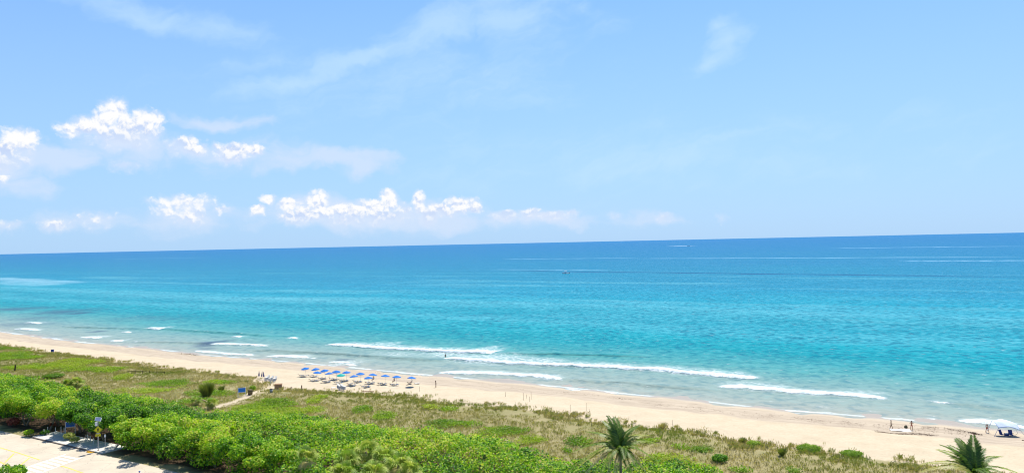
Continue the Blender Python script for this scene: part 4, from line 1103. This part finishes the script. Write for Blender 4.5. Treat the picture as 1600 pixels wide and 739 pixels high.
def board(name, px, py, L, W, mat, label, cat, rz):
    c = on_ground(px, py); m = MB(); m.box((0, 0, .10), (L, W, .10), bevel=.03); m.box((-L*.2, 0, .02), (.08, W*.9, .10)); m.box((L*.2, 0, .02), (.08, W*.9, .10)); o = m.build(name, mat)
    o.location = c; o.rotation_euler = (0, 0, rz); return tag(o, label, cat)
board('driftwood_plank', 575, 611.5, 2.9, .3, m_wood, 'long thin plank lying on the sand right of the stacked loungers', 'plank', -.05)
board('driftwood_plank', 604, 613.5, 1.7, .3, m_wood, 'short plank lying on the sand at the dune edge below the umbrellas', 'plank', .05)
# brown box by the path
root = ground_thing('storage_box', 435, 607, .15, label='brown wooden storage box at the beach end of the path', cat='box')
m = MB(); m.box((0, 0, .55), (1.75, 1.0, 1.1), bevel=.03)
m.build('box_body', m_wood, root)
m = MB(); m.box((0, 0, 1.14), (1.85, 1.1, .09), (R(4), 0, 0), bevel=.02); m.build('lid', simple('brown_lid', (.22, .13, .07), .8, .2, var=.2), root)
# beach rules sign
def panel_sign(name, c, w, h, z0, mat, fmat, label, rz=0, lines=True):
    root = empty(name, c, rz, label=label, cat='sign')
    for sg in (-1, 1):
        m = MB(); m.box((sg*(w/2+.06), 0, (z0+h+.1)/2-.1), (.11, .11, z0+h+.3), bevel=.01); m.build('post', fmat, root)
    m = MB(); m.box((0, 0, z0+h/2), (w, .05, h), bevel=.01); m.build('panel', mat, root)
    m = MB(); m.box((0, 0, z0-.05), (w, .08, .09)); m.box((0, 0, z0+h+.05), (w, .08, .09)); m.build('rail', fmat, root)
    return root
panel_sign('beach_sign', on_ground(378, 619), 1.55, .95, 1.0, simple('blue_sign_paint', (.02, .19, .62), .5, .3), m_wh, 'blue sign board in a white post frame beside the sandy beach path', .3)
root = ground_thing('trash_barrel', 391, 616.5, 0, label='brown barrel standing on the path right behind the blue beach sign', cat='barrel')
m = MB(); m.lathe([(.42, 0), (.50, .05), (.55, .6), (.50, 1.15), (.48, 1.2)], 16); m.build('barrel_body', simple('brown_barrel', (.16, .12, .06), .7, .2, var=.3), root, True)
for z_ in (.3, .9): m = MB(); m.lathe([(.545, z_-.03), (.565, z_), (.545, z_+.03)], 16); m.build('hoop', m_dkwood, root)
root = ground_thing('water_cooler', 424, 613, 0, label='small grey bin on the path between the barrel and the brown box', cat='bin')
m = MB(); m.lathe([(.28, 0), (.34, .05), (.36, .8)], 12); m.build('bin_body', simple('grey_plastic', (.30, .31, .32), .6, .3), root, True)
m = MB(); m.lathe([(.38, .8), (.37, .86), (.12, .95)], 12); m.build('lid', m_dkwood, root, True)
root = ground_thing('rinse_post', 423, 601.5, 0, label='grey rinse station post in the dune grass above the grey bin', cat='post')
m = MB(); m.tube([(0, 0, -.2), (0, 0, 1.5)], .11, 8); m.build('post', m_gal, root); m = MB(); m.tube([(0, 0, 1.45), (.3, 0, 1.5), (.42, 0, 1.35)], .05, 6); m.build('shower_head', m_gal, root)
root = ground_thing('beach_bin', 82, 550, .3, label='dark blue bin standing on the white beach at the far left', cat='bin')
m = MB(); m.box((0, 0, .45), (.85, .8, .9), bevel=.06); m.build('bin_body', m_navy, root); m = MB(); m.box((0, 0, .95), (.95, .9, .10), (R(-6), 0, 0), bevel=.03); m.build('lid', simple('blue_lid', (.03, .12, .35), .5, .3), root)
for dx_ in (-.3, .3): m = MB(); m.tube([(dx_-.04, .42, .1), (dx_+.04, .42, .1)], .10, 10); m.build('wheel', m_dkwood, root)
# posts
def post(name, px, py, h, r, mat, label, lean=0, cat='post', group=None, c=None):
    c = c or on_ground(px, py); m = MB(); m.tube([(0, 0, -.2), (lean*.5, 0, h*.5), (lean, 0, h)], [r, r*.95, r*.85], 8); o = m.build(name, mat); o.location = c
    return tag(o, label, cat, group)
post('wooden_post', 455, 610, 1.0, .12, m_wood, 'short wooden post on the sand right of the brown box')
post('wooden_post', 471.5, 610, 1.35, .16, m_wood, 'thicker wooden post at the grass edge left of the stacked loungers')
post('wooden_post', 23, 580, 1.9, .20, m_dkwood, 'dark leaning stump of a post in the dune grass at the far left', .25)
post('thin_stake', 71, 551, 1.4, .04, m_dkwood, 'thin stake on the dune edge just left of the dark blue bin')
NG = 'thin marker stakes on the upper beach'
for px, py, h, lab in ((790,619.5,1.1,'leftmost thin marker stake on the sand right of the umbrellas'),(818,625,1.7,'leftmost stake of the close group of four on the sand'),(823,622,.9,'short stake second in the close group of four'),(827.5,627.5,1.2,'third stake, in front, in the close group of four'),
                   (830,624,1.8,'tallest stake at the right of the close group of four'),(805,636.5,1.2,'stake in the dune grass edge below the close group'),(891,643,1.5,'stake on the sand right of the small grass mound'),(916,641,1.6,'stake on the sand up and left of the coconut palm'),
                   (921,646,1.0,'short stake beside the dune grass left of the coconut palm'),(1051,664,1.0,'lone stake on the sand right of the coconut palm'),(592,603,1.2,'stake on the sand below the right half of the umbrella rows'),(655.5,611,1.2,'stake on the sand below and left of the standing dark clad person')):
    post('marker_stake', px, py, h, .03, m_dkwood, lab, random.uniform(-.1, .1), 'stake', NG)
# low rail in the dune grass
a_, b_ = on_ground(200, 582.5), on_ground(257, 584.5); L = (b_-a_).length; rzr = math.atan2(b_.y-a_.y, b_.x-a_.x)
root = empty('low_fence', a_, rzr, label='low dark wooden rail fence half hidden in the dune grass at the left', cat='fence')
for k in range(6): x_ = L*k/5; w_ = a_.lerp(b_, k/5); m = MB(); m.box((x_, 0, Gz(w_.x, w_.y)-a_.z+.3), (.12, .12, 1.0)); m.build('fence_post', m_dkwood, root)
m = MB()
for k in range(5):
    w0, w1 = a_.lerp(b_, k/5), a_.lerp(b_, (k+1)/5); m.tube([(L*k/5, -.07, Gz(w0.x, w0.y)-a_.z+.62), (L*(k+1)/5, -.07, Gz(w1.x, w1.y)-a_.z+.62)], .06, 6)
m.build('rail', m_dkwood, root)
board('sand_board', 282, 627, 2.6, 1.0, m_pave, 'pale flat slab lying where the thicket meets the grass left of the path', 'slab', .1)
# dead palm frond stem on the dune
c = on_ground(318, 633); m = MB(); m.tube([(-1.2, 0, .9), (-.3, 0, 1.25), (.6, 0, .9), (1.3, 0, .1)], [.08, .12, .12, .1], 7); o = m.build('fallen_limb', simple('pale_driftwood', (.40, .30, .19), .9, .1, var=.25), None, True); o.location = c
tag(o, 'curved pale fallen limb beside the palmetto at the start of the beach path', 'branch')

# ------------------------------------------------------------------ roadside signs and posts
c = P(143, 706, cz); s_, t_ = st(c); c = Vector((*xy(s_, max(71.2, t_)), cz))
toc = -math.atan2(c.x, c.y)*0        # signs face the traffic on the road
root = empty('pedestrian_crossing_sign', c, R(24), label='yellow pedestrian crossing sign under a solar panel at the crosswalk', cat='sign')
ps = 1/8.6                            # metres per photograph pixel here, for sizes only
m = MB(); m.tube([(0, 0, -.3), (0, 0, 5.2)], .065, 10); m.build('pole', m_gal, root)
m_sy = simple('sign_yellow', (.62, .56, .015), .5, .3, var=.04); m_bk = simple('sign_black', (.012, .012, .012), .5, .3)
m = MB(); m.box((0, -.10, 3.55), (.95, .03, .95), (0, R(45), 0), bevel=.01); dp = m.build('diamond_plate', m_sy, root)
# border line and walking figure
m = MB()
for a in range(4):
    a0 = a*math.pi/2; a1_ = a0+math.pi/2; r_ = .61
    m.tube([(math.cos(a0)*r_, -.125, 3.55+math.sin(a0)*r_), (math.cos(a1_)*r_, -.125, 3.55+math.sin(a1_)*r_)], .012, 4)
m.build('border_line', m_bk, dp)
m = MB()
def seg(a, b, w): m.box(((a[0]+b[0])/2, -.127, 3.55+(a[1]+b[1])/2), (math.hypot(b[0]-a[0], b[1]-a[1])+w*.6, .012, w), (0, -math.atan2(b[1]-a[1], b[0]-a[0]), 0))
m.tube([(.02, -.12, 3.82), (.02, -.135, 3.82)], .065, 12)
seg((.01, .19), (-.01, -.04), .13); seg((-.02, -.05), (.12, -.17), .075); seg((.12, -.17), (.15, -.32), .065); seg((-.03, -.05), (-.08, -.20), .08); seg((-.08, -.20), (-.18, -.33), .065)
seg((.03, .17), (.15, .04), .055); seg((-.02, .17), (-.14, .06), .055); seg((-.14, .06), (-.12, -.02), .045)
m.build('walking_figure', m_bk, dp)
m = MB(); m.box((0, -.10, 2.62), (.80, .03, .40), bevel=.01); ap = m.build('arrow_plate', m_sy, root)
m = MB()
def seg2(a, b, w): m.box(((a[0]+b[0])/2, -.125, 2.62+(a[1]+b[1])/2), (math.hypot(b[0]-a[0], b[1]-a[1]), .012, w), (0, -math.atan2(b[1]-a[1], b[0]-a[0]), 0))
seg2((.22, .10), (-.16, -.08), .055); seg2((-.22, -.11), (-.08, -.13), .05); seg2((-.22, -.11), (-.16, .02), .05)
m.build('arrow', m_bk, ap)
m = MB(); m.box((0, -.12, 2.93), (.62, .08, .11), bevel=.01); lb = m.build('light_bar', m_gal, root)
for sg in (-1, 1): m = MB(); m.box((sg*.2, -.165, 2.93), (.16, .02, .07)); m.build('lamp', simple('amber_lens', (.5, .33, .03), .3, .5), lb)
m = MB(); m.box((-.28, 0, 4.55), (.34, .28, .62), bevel=.02); m.build('control_box', m_wh, root)
m = MB(); m.box((.05, -.05, 5.35), (.95, .80, .05), (R(38), R(12), 0), bevel=.01); sp = m.build('solar_panel', simple('panel_frame', (.55, .58, .62), .4, .5), root)
m = MB(); m.box((.052, -.071, 5.377), (.86, .71, .02), (R(38), R(12), 0)); m.build('solar_cells', simple('solar_cells', (.10, .14, .24), .2, .6), sp)
m = MB(); m.lathe([(.16, 0), (.15, .04), (.07, .12)], 10); m.build('base_collar', simple('rusty_collar', (.42, .20, .11), .8, .2), root)
c = P(160, 706, ROAD_Z+.05); s_, t_ = st(c); c = Vector((*xy(s_, max(71.6, t_)), ROAD_Z))
root = empty('small_post_sign', c, R(22), label='thin steel post with a small white plate right of the pedestrian sign', cat='sign')
m = MB(); m.box((0, 0, 1.45), (.07, .05, 3.0)); m.build('post', m_gal, root); m = MB(); m.box((0, -.05, 2.72), (.26, .02, .46), bevel=.008); m.build('plate', m_wh, root)
c = P(134.5, 707, ROAD_Z+.06); m = MB(); m.box((0, 0, .02), (1.35, .75, .05), bevel=.01)
for i_ in range(9):
    for j in range(5): m.lathe([(.03, 0), (.03, .03), (.015, .045)], 6, (-.56+i_*.14, -.26+j*.13, .04))
o = m.build('tactile_pad', simple('yellow_rubber', (.62, .36, .02), .7, .2, var=.12)); o.location = (*xy(st(c)[0], 70.2), ROAD_Z+.03); o.rotation_euler = (0, 0, ang)
tag(o, 'orange yellow studded ramp pad at the end of the crosswalk', 'pad')
panel_sign('notice_board', Vector((*xy(st(P(94, 681, cz))[0], 75.2), cz)), 1.45, .85, 1.35, simple('blue_board_paint', (.02, .11, .40), .5, .3), m_gal, 'dark blue board on two grey posts under the trees beside the pavement', .45)
KG = 'posts along the pavement'
for px, py, h, t__, lab in ((52,683.5,1.15,72.2,'pale wooden post at the left end of the kerb'),(49,682,1.2,73.4,'brownish post just behind the leftmost pale kerb post'),(62,681.5,1.05,74.2,'short pale post under the leaning tree trunk'),(78.5,679.5,1.2,74.8,'slim white post left of the blue board'),
                            (88.5,679,1.0,75.1,'thick pale post below the left edge of the blue board'),(118.5,691,1.0,74.3,'slim post right of the yellow green shrubs'),(126,693,.95,73.9,'slim post, middle of the three before the pedestrian sign'),(133.5,695,.95,73.5,'slim post nearest the left of the pedestrian sign'),(112,672,1.0,75.4,'thin grey post in the shade right of the blue board')):
    c = P(px, py, cz); s_, _ = st(c); post('pavement_post', px, py, h, .075, m_pole, lab, 0, 'post', KG, c=Vector((*xy(s_, t__), cz if t__ < 75 else ROAD_Z)))
root = empty('park_bench', Vector((*xy(st(P(132, 683, cz))[0], 75.6), ROAD_Z)), ang+R(90)*0, label='small bench in the shade right behind the slim posts', cat='bench')
m = MB(); m.box((0, 0, .45), (1.4, .42, .06), bevel=.01); m.build('seat', m_wood, root); m = MB(); m.box((0, .2, .75), (1.4, .05, .35), bevel=.01); m.build('backrest', m_wood, root)
for x_ in (-.6, .6): m = MB(); m.box((x_, 0, .2), (.08, .38, .44)); m.build('leg', m_gal, root)

# ------------------------------------------------------------------ people
m_skin = simple('tanned_skin', (.36, .19, .11), .6, .3, var=.06); m_skin2 = simple('brown_skin', (.20, .105, .065), .6, .3, var=.06)
m_hair = simple('dark_hair', (.03, .02, .015), .7, .2); m_blk = simple('black_cloth', (.018, .018, .022), .85, .1); m_whc = simple('white_cloth', (.75, .75, .74), .85, .1, var=.05)
m_redc = simple('red_cloth', (.42, .05, .04), .85, .1); m_bluec = simple('blue_cloth', (.05, .11, .38), .85, .1); m_olive = simple('olive_cloth', (.10, .10, .06), .85, .1)
def skin_mesh(name, verts, edges, rad, mat, parent, root_i=0, levels=1):
    me = bpy.data.meshes.new(name); me.from_pydata([tuple(v) for v in verts], edges, []); me.materials.append(mat)
    o = bpy.data.objects.new(name, me); C.objects.link(o)
    md = o.modifiers.new('skin', 'SKIN'); md.use_smooth_shade = True
    lay = me.skin_vertices[0].data if me.skin_vertices else None
    if lay is None:
        return o
    for i_, r_ in enumerate(rad): lay[i_].radius = (r_, r_) if not hasattr(r_, '__len__') else r_; lay[i_].use_root = (i_ == root_i)
    ss = o.modifiers.new('sub', 'SUBSURF'); ss.levels = levels; ss.render_levels = levels
    if parent: o.parent = parent
    return o
def body(root, J, skin, scale=1.):
    """J: joints of the pose in metres, standing figure about 1.72 m, facing -Y"""
    V, E, Rd = [], [], []
    def add(p, r, to=None):
        V.append(Vector(p)*scale); Rd.append(r*scale if not hasattr(r, '__len__') else (r[0]*scale, r[1]*scale))
        if to is not None: E.append((to, len(V)-1))
        return len(V)-1
    pel = add(J['pelvis'], (.125, .10)); wa = add(J['waist'], (.115, .088), pel); ch = add(J['chest'], (.145, .10), wa); nk = add(J['neck'], .055, ch)
    hd0 = add(Vector(J['head'])+Vector((0, 0, -.06)), (.066, .072), nk); hd = add(Vector(J['head'])+Vector((0, -.005, .02)), (.076, .092), hd0); add(Vector(J['head'])+Vector((0, 0, .10)), (.058, .07), hd)
    add(Vector(J['head'])+Vector((0, -.10, -.02)), .014, hd0)       # nose
    for sd_ in ('l', 'r'):
        sx = -1 if sd_ == 'l' else 1
        sh = add(J['sh'+sd_], .058, ch); el_ = add(J['el'+sd_], .042, sh); wr = add(J['wr'+sd_], .028, el_)
        d_ = (Vector(J['wr'+sd_])-Vector(J['el'+sd_])).normalized(); pm = add(Vector(J['wr'+sd_])+d_*.06, (.036, .018), wr)
        sidev = d_.cross(Vector((0, 1, 0))).normalized() if abs(d_.y) < .9 else Vector((1, 0, 0))
        for f_ in range(4):
            o_ = sidev*(f_-1.5)*.020; b1 = add(Vector(J['wr'+sd_])+d_*.11+o_, .009, pm); b2 = add(Vector(J['wr'+sd_])+d_*(.145+.008*(f_ in (1, 2)))+o_+Vector((0, -.012, 0)), .008, b1)
        th = add(Vector(J['wr'+sd_])+d_*.06+sidev*.045*sx+Vector((0, -.02, 0)), .010, pm)
        hp = add(J['hp'+sd_], .088, pel); kn = add(J['kn'+sd_], .058, hp); cf = add(Vector(J['kn'+sd_]).lerp(Vector(J['an'+sd_]), .35), .054, kn); an = add(J['an'+sd_], .034, cf)
        add(Vector(J['an'+sd_])+Vector((0, -.14, -.045)), (.038, .025), an)
    return skin_mesh('body', V, E, Rd, skin, root)
def sleeve(name, pts, rads, mat, root, scale=1.):
    E = [(i_, i_+1) for i_ in range(len(pts)-1)]
    return skin_mesh(name, [Vector(p)*scale for p in pts], E, [tuple(a*scale for a in r_) if hasattr(r_, '__len__') else r_*scale for r_ in rads], mat, root)
def hair_cap(root, head, mat, name='hair', long_=False, sc=1.):
    h = Vector(head); m = MB()
    m.lathe([(.088, -.02), (.103, .02), (.098, .08), (.07, .125), (.02, .15)], 12, h+Vector((0, .018, 0)))
    if long_: m.tube([h+Vector((0, .07, .06)), h+Vector((0, .10, -.08)), h+Vector((0, .10, -.24))], [.06, .07, .03], 8)
    if name != 'hair': m.lathe([(.10, .045), (.17, .05), (.10, .065)], 14, h)
    o = m.build(name, mat, root, True); o.scale = (sc,)*3; return o
STAND = dict(pelvis=(0,0,.93), waist=(0,0,1.09), chest=(0,0,1.30), neck=(0,0,1.48), head=(0,-.01,1.60), shl=(-.19,0,1.40), shr=(.19,0,1.40), ell=(-.25,.02,1.12), elr=(.25,.02,1.12), wrl=(-.25,-.06,.87), wrr=(.25,-.06,.87),
             hpl=(-.09,0,.88), hpr=(.09,0,.88), knl=(-.10,-.02,.48), knr=(.10,-.02,.48), anl=(-.10,.02,.07), anr=(.10,.02,.07))
def pose(**k): d_ = dict(STAND); d_.update(k); return d_
def person(px, py, rz, J, label, skin, top=None, bottom=None, hair=m_hair, hat=None, long_=False, sc=1., z=None, suit=None, loc=None):
    c = loc or (on_ground(px, py) if z is None else P(px, py, z))
    root = empty('person', c, rz, label=label, cat='person'); body(root, J, skin, sc)
    hair_cap(root, J['head'], hat or hair, 'hat' if hat else 'hair', long_, sc)
    if top:
        v = lambda k: Vector(J[k])
        m_ = [v('waist')-Vector((0, 0, .02)), v('chest'), v('chest')+Vector((0, 0, .10))]; sleeve('shirt', m_, [(.13, .105), (.165, .118), (.12, .08)], top, root, sc)
    if bottom:
        v = lambda k: Vector(J[k])
        V = [v('pelvis')+Vector((0, 0, .05)), v('pelvis'), v('hpl'), v('hpl').lerp(v('knl'), .55), v('hpr'), v('hpr').lerp(v('knr'), .55)]
        skin_mesh('shorts', [p*sc for p in V], [(0, 1), (1, 2), (2, 3), (1, 4), (4, 5)], [(.135*sc, .11*sc), (.138*sc, .115*sc), .10*sc, .085*sc, .10*sc, .085*sc], bottom, root, 1)
    return root
person(681, 605, R(80), pose(knl=(-.10,-.12,.49), anl=(-.10,-.06,.07), knr=(.10,.05,.48), anr=(.10,.16,.08), ell=(-.27,-.06,1.15), wrl=(-.24,-.25,1.05)), 'person in dark clothes standing alone on the sand right of the umbrellas', m_skin2, m_blk, m_blk, long_=True)
person(696, 560.5, R(170), pose(), 'person wading among the breakers off the umbrella rows', m_skin2, m_blk, m_blk, z=-.45)
person(1392.5, 670.5, R(60), pose(knl=(-.10,-.22,.50), anl=(-.10,-.24,.08), knr=(.10,.10,.48), anr=(.10,.28,.10), wrl=(-.2,-.3,1.05)), 'person in dark swimwear stepping onto the left end of the white sheet', m_skin2, m_olive, m_olive, sc=1.0)
person(1424.5, 671.3, R(-20), pose(anl=(-.17,0,.07), anr=(.17,0,.07), knl=(-.14,-.02,.48), knr=(.14,-.02,.48), ell=(-.30,-.05,1.16), elr=(.32,-.02,1.2), wrl=(-.14,-.2,1.22), wrr=(.16,-.22,1.3)), 'person with long dark hair standing at the right end of the white sheet', m_skin, None, m_redc, long_=True)
person(1542.5, 675.5, R(110), pose(knl=(-.10,-.2,.5), anl=(-.10,-.28,.08), knr=(.10,.12,.48), anr=(.10,.34,.10), wrl=(-.25,-.3,1.0)), 'person in a white hat and top walking left of the white shade canopy', m_skin, m_whc, m_redc, hat=m_whc)
SIT = dict(pelvis=(0,.1,.42), waist=(0,.14,.57), chest=(0,.18,.78), neck=(0,.16,.96), head=(0,.13,1.08), shl=(-.19,.16,.88), shr=(.19,.16,.88), ell=(-.28,.02,.66), elr=(.28,.02,.66), wrl=(-.2,-.2,.55), wrr=(.2,-.2,.55),
           hpl=(-.09,.06,.42), hpr=(.09,.06,.42), knl=(-.13,-.36,.48), knr=(.13,-.36,.48), anl=(-.12,-.62,.12), anr=(.12,-.62,.12))
person(615.5, 597.5, math.pi/2+face+math.pi, SIT, 'person in dark clothes sitting under the ninth waterside umbrella', m_skin2, m_blk, m_blk)
person(583.5, 594.5, math.pi/2+face+math.pi, SIT, 'person sitting under the seventh waterside umbrella', m_skin2, m_olive, m_blk)
RECL = dict(pelvis=(0,.1,.40), waist=(0,.24,.46), chest=(0,.42,.58), neck=(0,.57,.70), head=(0,.66,.79), shl=(-.18,.48,.64), shr=(.18,.48,.64), ell=(-.28,.28,.50), elr=(.28,.28,.50), wrl=(-.22,.04,.48), wrr=(.22,.04,.48),
            hpl=(-.09,.04,.40), hpr=(.09,.04,.40), knl=(-.11,-.36,.50), knr=(.11,-.36,.46), anl=(-.11,-.78,.42), anr=(.11,-.78,.42))
person(641.5, 600, math.pi/2+face+math.pi, RECL, 'person lying back in the shade of the rightmost umbrella', m_skin2, m_blk, m_blk)
# white sheet and bag
ca, cb = on_ground(1391, 671), on_ground(1422, 672.3); mid = (ca+cb)/2; nx, ny = 34, 12
u_, v_ = np.meshgrid(np.linspace(-.5, .5, nx), np.linspace(-.5, .5, ny)); Ls = (cb-ca).length*1.02
zz = .05+.05*np.sin(u_*31+3*v_)*np.cos(v_*17)+.03*vnoise(u_*10, v_*10, 1.2, 131, 2)
X_ = u_*Ls; Y_ = v_*2.3
ra = math.atan2(cb.y-ca.y, cb.x-ca.x); wx = mid.x+X_*math.cos(ra)-Y_*math.sin(ra); wy = mid.y+X_*math.sin(ra)+Y_*math.cos(ra)
gs2 = ground_z(wx*ES.x+wy*ES.y, wx*ET.x+wy*ET.y)
V = np.stack([X_, Y_, zz+gs2-mid.z], -1).reshape(-1, 3); i_ = np.arange(ny-1)[:, None]*nx+np.arange(nx-1)[None]; F = np.stack([i_, i_+1, i_+1+nx, i_+nx], -1).reshape(-1, 4)
o = mesh_np('beach_sheet', V, F, m_whc, None, True); o.location = mid; o.rotation_euler = (0, 0, ra); tag(o, 'long white sheet spread on the sand between two standing people', 'sheet')
root = empty('beach_bag', on_ground(1415.5, 669)+Vector((0, 0, .06)), .4, label='dark rounded bag at the back edge of the white sheet', cat='bag')
m = MB(); m.lathe([(.20, 0), (.32, .08), (.30, .35), (.16, .50)], 12); m.build('bag_body', m_olive, root, True)
for sg in (-1, 1): m = MB(); m.tube([(-.12, sg*.08, .46), (-.08, sg*.10, .64), (.08, sg*.10, .64), (.12, sg*.08, .46)], .018, 6); m.build('handle', m_dkwood, root)
# shade canopy on poles
c = on_ground(1572, 680); W2 = 3.0
root = empty('shade_canopy', c, R(-8), label='white shade canopy on slanting poles over two blue beach chairs', cat='canopy')
nx, ny = 22, 12; u_, v_ = np.meshgrid(np.linspace(-1, 1, nx), np.linspace(-1, 1, ny))
zz = 2.15+.28*(1-u_**2)*(1-.4*v_**2)-.16*u_+.10*np.cos(v_*2.2)-.28*np.abs(u_*v_)+.42*v_+.02*np.sin(u_*9+v_*4)
X_ = u_*1.95*(1-.08*np.abs(v_)); Y_ = v_*1.35*(1-.12*np.abs(u_))
V = np.stack([X_, Y_, zz], -1).reshape(-1, 3); i_ = np.arange(ny-1)[:, None]*nx+np.arange(nx-1)[None]; F = np.stack([i_, i_+1, i_+1+nx, i_+nx], -1).reshape(-1, 4)
m_shade = simple('pale_blue_white_cloth', (.60, .68, .80), .85, .1, var=.06)
fab = mesh_np('canopy_cloth', V, F, m_shade, None, True, parent=root); sm_ = fab.modifiers.new('thick', 'SOLIDIFY'); sm_.thickness = .012
for sx in (-1, 1):
    for sy in (-1, 1):
        m = MB(); top_ = (sx*1.78, sy*1.2, 1.85-.16*sx+.36*sy); m.tube([(sx*2.75, sy*1.5, Gz(c.x+sx*2.75, c.y+sy*1.5)-c.z-.1), top_], .035, 6); m.build('pole', simple('blue_grey_pole', (.20, .25, .42), .5, .4) if sx < 0 else m_gal, root)
def beach_chair(px, py, rz, label, mt):
    root = ground_thing('beach_chair', px, py, rz, label=label, cat='chair', group='blue chairs under the white canopy')
    m = MB(); m.box((0, 0, .28), (.66, .60, .05), bevel=.02); m.build('seat', mt, root)
    m = MB(); m.box((0, .42, .68), (.66, .05, .85), (-R(22), 0, 0), bevel=.02); m.build('backrest', mt, root)
    for sg in (-1, 1):
        m = MB(); m.tube([(sg*.34, -.3, 0), (sg*.34, -.28, .5), (sg*.34, .35, .55), (sg*.34, .45, .0)], .02, 6); m.build('frame', m_gal, root)
        m = MB(); m.box((sg*.37, 0, .54), (.07, .5, .03), bevel=.01); m.build('armrest', m_dkwood, root)
beach_chair(1566.5, 681, R(20), 'left blue beach chair under the white canopy', m_navy)
beach_chair(1580, 681.5, R(-15), 'right blue beach chair under the white canopy', m_navy)
root = ground_thing('cooler_box', 1573, 680.5, .2, label='dark cooler box standing between the two blue beach chairs', cat='cooler')
m = MB(); m.box((0, 0, .2), (.7, .42, .4), bevel=.03); m.build('cooler_body', m_navy, root); m = MB(); m.box((0, 0, .44), (.74, .46, .07), bevel=.02); m.build('lid', m_whc, root)
# ------------------------------------------------------------------ boats
def boat(px, py, L, label, rz, cabin=True, wake=True):
    c = P(px, py, 0.); root = empty('motor_boat', (c.x, c.y, .1), rz, label=label, cat='boat'); k = L/8
    prof = [(-4, 1.15, .9), (-2, 1.3, .9), (1, 1.25, 1.0), (3, .75, 1.2), (4.1, .06, 1.4)]; m = MB(); top, bot = [], []
    for x_, w_, z_ in prof:
        top.append([m.b.verts.new((x_*k, -w_*k, z_*k)), m.b.verts.new((x_*k, w_*k, z_*k))]); bot.append([m.b.verts.new((x_*k*.93, -w_*.7*k, -.2*k)), m.b.verts.new((x_*k*.93, w_*.7*k, -.2*k))])
    for a in range(4):
        m.b.faces.new((top[a][0], top[a+1][0], bot[a+1][0], bot[a][0])); m.b.faces.new((top[a][1], bot[a][1], bot[a+1][1], top[a+1][1])); m.b.faces.new((top[a][0], top[a][1], top[a+1][1], top[a+1][0])); m.b.faces.new((bot[a][0], bot[a+1][0], bot[a+1][1], bot[a][1]))
    m.b.faces.new((top[0][0], bot[0][0], bot[0][1], top[0][1])); m.b.faces.new((top[4][0], top[4][1], bot[4][1], bot[4][0])); m.build('hull', m_wh, root)
    m = MB(); m.box((.2*k, 0, 1.35*k), (1.2*k, 1.0*k, .8*k), bevel=.06*k); m.build('console', m_wh, root)
    m = MB(); m.box((.1*k, 0, 2.75*k), (2.8*k, 2.0*k, .12*k), bevel=.04*k); m.build('hard_top', m_wh, root)
    for sx in (-1, 1):
        for sy in (-1, 1): m = MB(); m.tube([(sx*1.0*k+.1, sy*.8*k, .9*k), (sx*.9*k+.1, sy*.85*k, 2.7*k)], .05*k, 6); m.build('post', m_gal, root)
    m = MB(); m.box((-4.2*k, 0, .7*k), (.5*k, .5*k, 1.3*k), bevel=.08*k); m.build('outboard_motor', m_blk, root)
boat(884, 427.5, 8.5, 'small white fishing boat with a hard top in the middle of the bay', R(175))
boat(290, 391.8, 30, 'tiny white boat just below the horizon at the left', R(20))
boat(1546, 366.8, 110/4, 'tiny white boat on the horizon at the far right', R(10))
boat(1076, 384.6, 14, 'small boat drawing a white wake near the horizon right of the middle', R(5))

# cyclist whose helmet shows at the bottom edge
c = P(216, 753.5, ROAD_Z); rb = R(35)
root = empty('bicycle', c, rb, label='bicycle on the road, almost wholly below the bottom edge', cat='bicycle')
for x_ in (-.52, .52):
    m = MB(); m.tube([(x_+.33*math.cos(a*math.pi/12), 0, .35+.33*math.sin(a*math.pi/12)) for a in range(25)], .02, 6, False); m.build('wheel', m_blk, root)
m = MB()
for a, b in (((-.52, 0, .35), (-.05, 0, .30)), ((-.05, 0, .30), (-.18, 0, .85)), ((-.52, 0, .35), (-.16, 0, .78)), ((-.05, 0, .30), (.38, 0, .82)), ((-.17, 0, .80), (.36, 0, .88)), ((.52, 0, .35), (.34, 0, .98))): m.tube([a, b], .02, 6)
m.build('frame', m_bluec, root)
m = MB(); m.box((-.19, 0, .89), (.26, .14, .06), bevel=.02); m.build('saddle', m_blk, root); m = MB(); m.tube([(.30, -.26, 1.02), (.36, 0, 1.0), (.30, .26, 1.02)], .016, 6); m.build('handlebar', m_gal, root)
RIDE = dict(pelvis=(0,.19,.98), waist=(0,.10,1.12), chest=(0,-.03,1.30), neck=(0,-.14,1.44), head=(0,-.19,1.56), shl=(-.18,-.06,1.38), shr=(.18,-.06,1.38), ell=(-.26,-.14,1.18), elr=(.26,-.14,1.18), wrl=(-.24,-.26,1.08), wrr=(.24,-.26,1.08),
            hpl=(-.09,.15,.95), hpr=(.09,.15,.95), knl=(-.12,-.18,.72), knr=(.12,-.08,.56), anl=(-.12,.02,.34), anr=(.12,.10,.18))
person(0, 0, rb+R(90), RIDE, 'cyclist in a blue helmet whose head just shows at the bottom edge', m_skin, m_bluec, m_blk, hat=m_bluec, loc=c)
